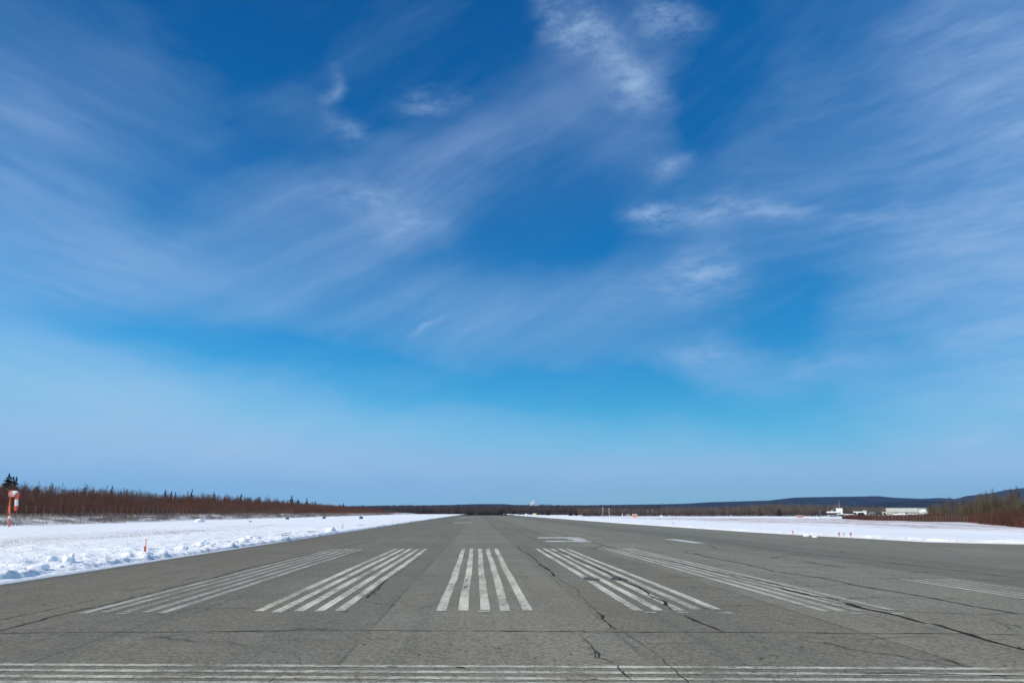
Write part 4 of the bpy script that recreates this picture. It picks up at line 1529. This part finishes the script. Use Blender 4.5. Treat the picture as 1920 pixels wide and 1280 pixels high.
edge_marker(270, 1040, 1010, 'orange lamp with pink stake on the near left snow bank', tilt=.06)
edge_marker(641.5, 992, 980, 'pink stake with lamp far along the left snow edge')
edge_marker(737, 980.5, 977.5, 'tiny lamp farthest along the left snow edge', 0)
edge_marker(1486, 1001, 991, 'pink stake at the right snow edge beside the pointed snow heap')
edge_marker(1573, 1006, 993, 'pink stake with lamp, left one of the three close together at the right edge', 2)
edge_marker(1582.5, 1006, 1001, 'low lamp in the middle of the three at the right edge', 0)
edge_marker(1595, 1006, 993, 'pink stake with lamp, right one of the three close together at the right edge', 2)
edge_marker(1262, 985.5, 980, 'faint pink stake farthest along the right snow edge')

# ------------------------------------------------------------------ dark distance boards on the left field


def board(px, py, w, h, label, lean=0):
    q = gp(px, py, 0.15)
    e = empty('distance_board', (q.x, q.y, zl(q.x, q.y)), label, 'sign', 'dark boards on the left snow field')
    MB().box(-w / 2, w / 2, -.08, .08, .28, .28 + h, .03).build('board', M_BLACK, e)
    MB().box(-w / 2 - .02, w / 2 + .02, -.12, .12, .281 + h, .33 + h, .015).build('cap', M_GREY, e)
    for s_ in (-1, 1):
        MB().tube([(s_ * w * .35, 0, -.1), (s_ * w * .35, 0, .29)], .03, 8).build('leg', M_GREY, e)


board(538.5, 974.5, .72, .42, 'dark board on legs, nearest of the three on the left snow')
board(607.5, 973.0, .80, .38, 'dark board on legs, middle one of the three on the left snow')
board(677, 973.0, .85, .50, 'dark board on legs, farthest of the three on the left snow')
q = gp(469, 977, 0.12)
e = empty('ground_light', (q.x, q.y, zl(q.x, q.y)), 'small grey light housing low on the left snow', 'light')
MB().tube([(0, 0, -.05), (0, 0, .10), (0, 0, .16)], [.30, .28, .20], 14).build('housing', M_GREY, e, True)
MB().tube([(0, 0, .161), (0, 0, .22), (0, 0, .25)], [.17, .16, .08], 14).build('lens', M_WHITE, e, True)
# thin dark strips lying on the snow on the left
for i, (px, py, L, lab) in enumerate(((428, 1015, 1.1, 'dark strip in the snow right of the jagged heap'), (540, 1003, 1.9, 'dark strip in the snow halfway to the far left marker'), (598, 996, 2.0, 'dark strip in the snow just before the far left marker'))):
    q = gp(px, py, 0.1)
    o = MB().box(-L / 2, L / 2, -.15, .15, -.02, .05, .01).build('dark_strip', M_BLACK)
    o.location = (q.x, q.y, zl(q.x, q.y) + .02)
    tag(o, lab, 'drain cover', 'dark strips in the left snow')

# ------------------------------------------------------------------ far sheds, masts and boxes on the right field


def hut(px, py, d_, w, h, dep, wall, roofm, label, name='hut', door=True, flat=True, cat='hut', rz=0.0):
    q = at(px, py, d_)
    z = zl(q.x, d_)
    e = empty(name, (q.x, d_, z), label, cat, rz=rz - math.atan2(q.x, d_))
    MB().box(-w / 2, w / 2, -dep / 2, dep / 2, -.2, h, .03).build('wall', wall, e)
    if flat:
        MB().box(-w / 2 - .12, w / 2 + .12, -dep / 2 - .12, dep / 2 + .12, h + .003, h + .16, .03).build('roof', roofm, e)
    else:
        MB().side_prism([(-w / 2 - .15, h + .003), (w / 2 + .15, h + .003), (0, h + w * .28)], -dep / 2 - .15, dep / 2 + .15).build('roof', roofm, e)
    if door:
        MB().box(-w * .12, w * .16, -dep / 2 - .03, -dep / 2 - .002, 0.05, h * .78).build('door', M_GREY, e)
    return e


hut(1190, 967, 400, 2.5, 1.55, 2.2, M_HUT, M_WHITE, 'orange and white equipment hut at the far side of the right snow field')
hut(1240, 968, 440, 1.5, .7, 2.0, M_WHITE, M_WHITE, 'low white shed right of the orange hut', flat=False, door=False)
# brown board and white cabinet near the terminal
q = at(1500, 969, 275)
e = empty('notice_board', (q.x, 275, zl(q.x, 275)), 'tan board on posts left of the terminal', 'board', rz=-.38)
MB().box(-1.0, 1.0, -.06, .06, .35, 1.2, .02).build('panel', M_TAN, e)
for s_ in (-1, 1):
    MB().box(s_ * .8 - .06, s_ * .8 + .06, -.05, .05, -.2, .349).build('post', M_TAN, e)
e = empty('cabinet', (at(1534, 968, 280).x, 280, zl(at(1534, 968, 280).x, 280)), 'small white cabinet left of the terminal', 'cabinet')
MB().box(-.55, .55, -.4, .4, -.1, .78, .03).build('body', M_WHITE, e)
MB().box(-.6, .6, -.45, .45, .783, .86, .02).build('lid', M_GREY, e)
# cream lit sign and white marker at the right runway edge far away
q = at(1000, 968.5, 405)
e = empty('guidance_sign', (q.x + .6, 405, 0.0), 'cream sign at the far right edge of the runway', 'sign')
MB().box(-1.0, 1.0, -.15, .15, .22, 1.25, .04).build('face', M_SIGN, e)
for s_ in (-1, 1):
    MB().tube([(s_ * .7, 0, -.05), (s_ * .7, 0, .23)], .05, 8).build('leg', M_GREY, e)
q = at(987, 968, 420)
me = clump(.8, .8, 77)
o = link('snow_heap', me, None, (M_CLUMP,))
o.location = (q.x, 420, .35)
tag(o, 'white snow heap left of the cream sign', 'snow heap')


def mast(px, ybase, ytop, d_, r, bands, label, head=None, name='mast'):
    q = at(px, ybase, d_)
    z = zl(q.x, d_)
    h_ = float(za(px, ytop, d_)) - z
    e = empty(name, (q.x, d_, z), label, 'mast')
    if bands:
        nb_ = 5
        for k in range(nb_):
            MB().tube([(0, 0, h_ * k / nb_ - (.2 if k == 0 else 0)), (0, 0, h_ * (k + 1) / nb_ - .01)], r, 8).build('band', M_WHITE if k % 2 == 0 else M_ORANGE, e, True)
    else:
        MB().tube([(0, 0, -.2), (0, 0, h_)], [r, r * .6], 8).build('pole', M_GREY if head is None else M_WHITE, e, True)
    if head:
        MB().box(-head, head, -.1, .1, h_ + .003, h_ + .25, .02).tube([(0, 0, h_ + .25), (0, 0, h_ + .6)], .04, 6).build('head', M_WHITE, e)
    return e


mast(1130.5, 967, 952.5, 480, .09, False, 'pale grey mast with a small crosshead left of the banded mast', .45)
mast(1142.3, 967, 952.5, 470, .14, True, 'red and white banded mast on the right snow field')
mast(1538, 968, 955, 285, .09, False, 'plain pole between the white cabinet and the terminal')
mast(1167.3, 966.5, 963.6, 440, .22, False, 'short white marker post, nearest to the banded mast', .18, 'marker_post')
mast(1174.5, 967, 964.8, 440, .13, False, 'short white marker post, second from the banded mast', .14, 'marker_post')
mast(1177.3, 967, 964.6, 440, .13, False, 'short white marker post, third from the banded mast', .14, 'marker_post')
mast(1180.5, 967, 964.8, 440, .13, False, 'short white marker post, closest to the orange hut', .10, 'marker_post')

# ------------------------------------------------------------------ terminal, canopy building, hangar


def lp(px, py, o):
    """x and z of a pixel on the upright facade plane through o (facades look towards the runway threshold)"""
    d = ray(px, py)
    f_ = Vector((o.x, o.y, 0)).normalized()
    r_ = Vector((f_.y, -f_.x, 0))
    k = (f_.x * o.x + f_.y * o.y) / (f_.x * d.x + f_.y * d.y)
    q = Vector((d.x * k, d.y * k, CAMH + d.z * k))
    return r_.x * (q.x - o.x) + r_.y * (q.y - o.y), q.z - o.z


def bx(mb, D, x0, x1, y0, y1, dep, o, fwd=0.0, bev=0.0):
    """box whose front face covers the pixels x0..x1, y0..y1 of the facade"""
    a, b = lp(x0, y1, o), lp(x1, y0, o)
    return mb.box(a[0], b[0], -fwd, dep, a[1], b[1], bev)


def turn(o):
    return -math.atan2(o.x, o.y)



D = 272.0
o0 = at(1565, 967, D)
o0.z = zl(o0.x, D)
T = empty('terminal_building', o0, 'low white terminal with a square tower block and dark window bands', 'building', rz=turn(o0))
mb = MB()
bx(mb, D, 1552.5, 1582, 961.2, 968.5, 14, o0)
mb.build('main_wall', M_WHITE, T)
bx(MB(), D, 1550, 1574, 958.4, 961.1, 15, o0, 2.0, .15).build('roof_slab', M_WHITE, T)
bx(MB(), D, 1568, 1579.6, 952.4, 958.3, 5, o0, 1.0, .1).build('tower_block', M_WHITE, T)
bx(MB(), D, 1574.1, 1579.6, 958.35, 962.4, 5, o0, 1.0, .05).build('tower_base', M_WHITE, T)
bx(MB(), D, 1552.0, 1571.5, 961.15, 964.3, .05, o0, .3).build('window_band', M_DARK, T)
bx(MB(), D, 1572, 1581.8, 964.1, 966.6, .05, o0, .32).build('window_band', M_DARK, T)
bx(MB(), D, 1553.5, 1570, 966.4, 967.2, .05, o0, .31).build('base_window', M_DARK, T)
bx(MB(), D, 1569.3, 1581.9, 962.6, 964.0, .4, o0, 1.6, .05).build('canopy', M_WHITE, T)
c = lp(1574.6, 952, o0)
MB().tube([(c[0], 2, c[1] - .02), (c[0] - .10, 2, c[1] + 2.75)], [.035, .02], 8).build('antenna', M_WHITE, T)
c = lp(1570.0, 952, o0)
MB().tube([(c[0], 3, c[1] - .02), (c[0], 3, c[1] + 1.7)], [.05, .03], 8).build('antenna', M_GREY, T)
c = lp(1563.5, 958, o0)
MB().tube([(c[0], 3, c[1] - .02), (c[0] + .3, 3, c[1] + 1.3)], .06, 8).tube([(c[0] - .4, 2.9, c[1] + .9), (c[0] + .9, 2.9, c[1] + 1.2)], .05, 8).build('aerial', M_GREY, T)
c = lp(1560, 958, o0)
MB().tube([(c[0], 3, c[1] - .02), (c[0], 3, c[1] + .2), (c[0], 3, c[1] + .42)], [.2, .26, .05], 12).build('roof_dome', M_WHITE, T, True)

D = 285.0
o1 = at(1592, 967, D)
o1.z = zl(o1.x, D)
P_ = empty('pavilion', o1, 'small white pavilion with dark openings right of the terminal', 'building', rz=turn(o1))
bx(MB(), D, 1583.5, 1592, 964.6, 968.5, 6, o1).build('wall', M_WHITE, P_)
bx(MB(), D, 1583, 1592.4, 963.0, 964.5, 7, o1, .8, .05).build('roof', M_WHITE, P_)
for x0 in (1585.0, 1587.6, 1590.0):
    bx(MB(), D, x0, x0 + 1.3, 965.2, 967.6, .05, o1, .03).build('window', M_DARK, P_)
bx(MB(), D, 1593.5, 1602.5, 963.2, 964.4, 5, o1, 0, .05).build('link_roof', M_WHITE, P_)
bx(MB(), D, 1594, 1602, 964.45, 968.5, 4, o1, -1.0).build('link_wall', M_TAN, P_)

D = 292.0
o2 = at(1614, 967, D)
o2.z = zl(o2.x, D)
Cn = empty('canopy_building', o2, 'white flat canopy on flared white legs over a dark entrance', 'building', rz=turn(o2))
bx(MB(), D, 1605, 1626, 961.2, 968.5, 8, o2, -2.5).build('wall', M_DARK, Cn)
bx(MB(), D, 1600, 1617.8, 958.4, 960.3, 10, o2, 0, .08).build('roof', M_WHITE, Cn)
bx(MB(), D, 1617.9, 1624.5, 956.6, 960.2, 6, o2, -.5, .05).build('roof_box', M_CREAM2, Cn)


def leg2(pts):
    a = []
    for px, py in pts:
        a.append(lp(px, py, o2))
    MB().side_prism(a, -.25, .35).build('flared_leg', M_WHITE, Cn)


leg2([(1605.2, 960.5), (1609.2, 960.5), (1608.2, 962.4), (1607.8, 967.2), (1606.2, 967.2), (1606.2, 962.4)])
leg2([(1618.0, 960.4), (1625.6, 960.4), (1624.4, 962.2), (1624.0, 967.2), (1622.6, 967.2), (1621.8, 963.4), (1620.2, 961.6)])

D = 305.0
o3 = at(1634, 966, D)
o3.z = zl(o3.x, D)
Gb = empty('grey_shed', o3, 'low grey-green roofed shed between the canopy and the hangar', 'building', rz=turn(o3))
bx(MB(), D, 1626, 1641, 962.2, 968, 8, o3).build('wall', M_GREY, Gb)
a, b = lp(1625.2, 962.1, o3), lp(1642, 958.6, o3)
MB().side_prism([(a[0], a[1]), (b[0], a[1]), (b[0] - 1.4, b[1]), (a[0] + 2.2, b[1])], -.4, 8.4).build('roof', M_ROOF, Gb)

D = 330.0
o4 = at(1700, 967, D)
o4.z = zl(o4.x, D)
H = empty('hangar', o4, 'long cream metal hangar with two dark slots and a pale right end', 'hangar', rz=turn(o4))
mb = MB()
bx(mb, D, 1662.5, 1720.5, 951.6, 969, 16, o4)
for k in range(59):                                        # standing seams of the cladding
    x = 1663 + k * .98
    bx(mb, D, x, x + .12, 952, 959.6, .02, o4, .04)
mb.build('wall', M_CREAM, H)
bx(MB(), D, 1720.6, 1742, 951.9, 969, 15, o4, -.4).build('end_wall', M_CREAM2, H)
bx(MB(), D, 1662, 1742.4, 950.9, 951.5, 16.6, o4, .25, .02).build('roof', M_GREY, H)
bx(MB(), D, 1662.6, 1720.2, 959.8, 960.3, .2, o4, .16).build('ledge', M_GREY, H)
for x0, x1 in ((1677, 1682), (1697.5, 1703.5)):
    bx(MB(), D, x0, x1, 960.5, 961.8, .1, o4, .06).build('window', M_DARK, H)
bx(MB(), D, 1675, 1719.5, 962.4, 964.6, .1, o4, 1.6, .05).build('awning', M_WHITE, H)
bx(MB(), D, 1709, 1716, 961.0, 968, .06, o4, .05).build('door', M_GREY, H)
bx(MB(), D, 1729, 1738, 954.2, 958.6, .1, o4, -.32).build('panel', M_WHITE, H)
for x0 in (1668.5, 1683, 1706, 1735):
    bx(MB(), D, x0, x0 + 1.0, 950.0, 950.85, 1.0, o4, -4, .02).build('roof_vent', M_GREY, H)
bx(MB(), D, 1655, 1662.3, 959.4, 969, 8, o4, -1.0).build('annex', M_CREAM2, H)
bx(MB(), D, 1656.3, 1659.5, 960.6, 964.2, .1, o4, -.95).build('annex_window', M_DARK, H)

# two pale roofs on the far slope behind the right wood
for px, py, lab in ((1160.5, 952.6, 'pale farm roof on the slope above the orange hut'), (1168.5, 954, 'smaller pale roof right of the farm roof')):
    q = at(px, py, 1500)
    e = empty('house', (q.x, 1250, 2.5), lab, 'house')
    MB().box(-1.9, 1.9, -3, 3, -2.5, 2.6, .05).build('wall', M_CREAM2, e)
    MB().side_prism([(-2.2, 2.603), (2.2, 2.603), (0, 4.0)], -3.3, 3.3).build('roof', M_ROOF, e)

# ------------------------------------------------------------------ steam rising far ahead
m = bpy.data.materials.new('steam')
m.use_nodes = True
t = NT(m.node_tree)
fc = t.n('ShaderNodeLayerWeight', {'Blend': 0.5}).outputs['Facing']
al = t.ramp(fc, 0.95, 0.15, 0.0, 0.5)
df = t.n('ShaderNodeBsdfDiffuse', {'Color': (0.95, 0.95, 0.96, 1)})
tr_ = t.n('ShaderNodeBsdfTransparent')
ms = t.n('ShaderNodeMixShader', {0: al})
t.link(tr_.outputs[0], ms.inputs[1])
t.link(df.outputs[0], ms.inputs[2])
t.link(ms.outputs[0], t.n('ShaderNodeOutputMaterial').inputs['Surface'])
bm = bmesh.new()
rr = random.Random(5)
for cx, cz, sz in ((0, -12, 17), (-15, -18, 13), (15, -17, 14), (29, -22, 10), (6, 0, 13), (-4, 10, 10), (2, 18, 7), (-26, -22, 9), (11, 6, 9), (-9, 0, 10), (17, -4, 9)):
    r_ = bmesh.ops.create_icosphere(bm, subdivisions=3, radius=1)
    for v in r_['verts']:
        k = 1 + .5 * (float(fbm(np.array([v.co.x * 1.6 + cx]), np.array([v.co.z * 1.6 + v.co.y + cz]), 3, 5)[0]) - .5)
        v.co = Vector((cx + v.co.x * sz * k, v.co.y * sz * k, cz + v.co.z * sz * k))
me = bpy.data.meshes.new('steam_plume')
bm.to_mesh(me)
bm.free()
for p_ in me.polygons:
    p_.use_smooth = True
o = link('steam_plume', me, None, (m,))
o.location = at(1000, 943.5, 5000)
tag(o, 'white steam plume rising beyond the wooded horizon', 'steam')

# ------------------------------------------------------------------ haze
m = bpy.data.materials.new('haze')
m.use_nodes = True
t = NT(m.node_tree)
pv = t.n('ShaderNodeVolumePrincipled', {'Color': (0.30, 0.55, 1.0, 1), 'Density': 0.000034, 'Anisotropy': 0.0})
t.link(pv.outputs[0], t.n('ShaderNodeOutputMaterial').inputs['Volume'])
o = MB().box(-9300, 9300, -9300, 9300, -2.3, 330).build('haze', m)
tag(o, 'thin blue haze over the whole airfield', 'haze', kind='stuff')
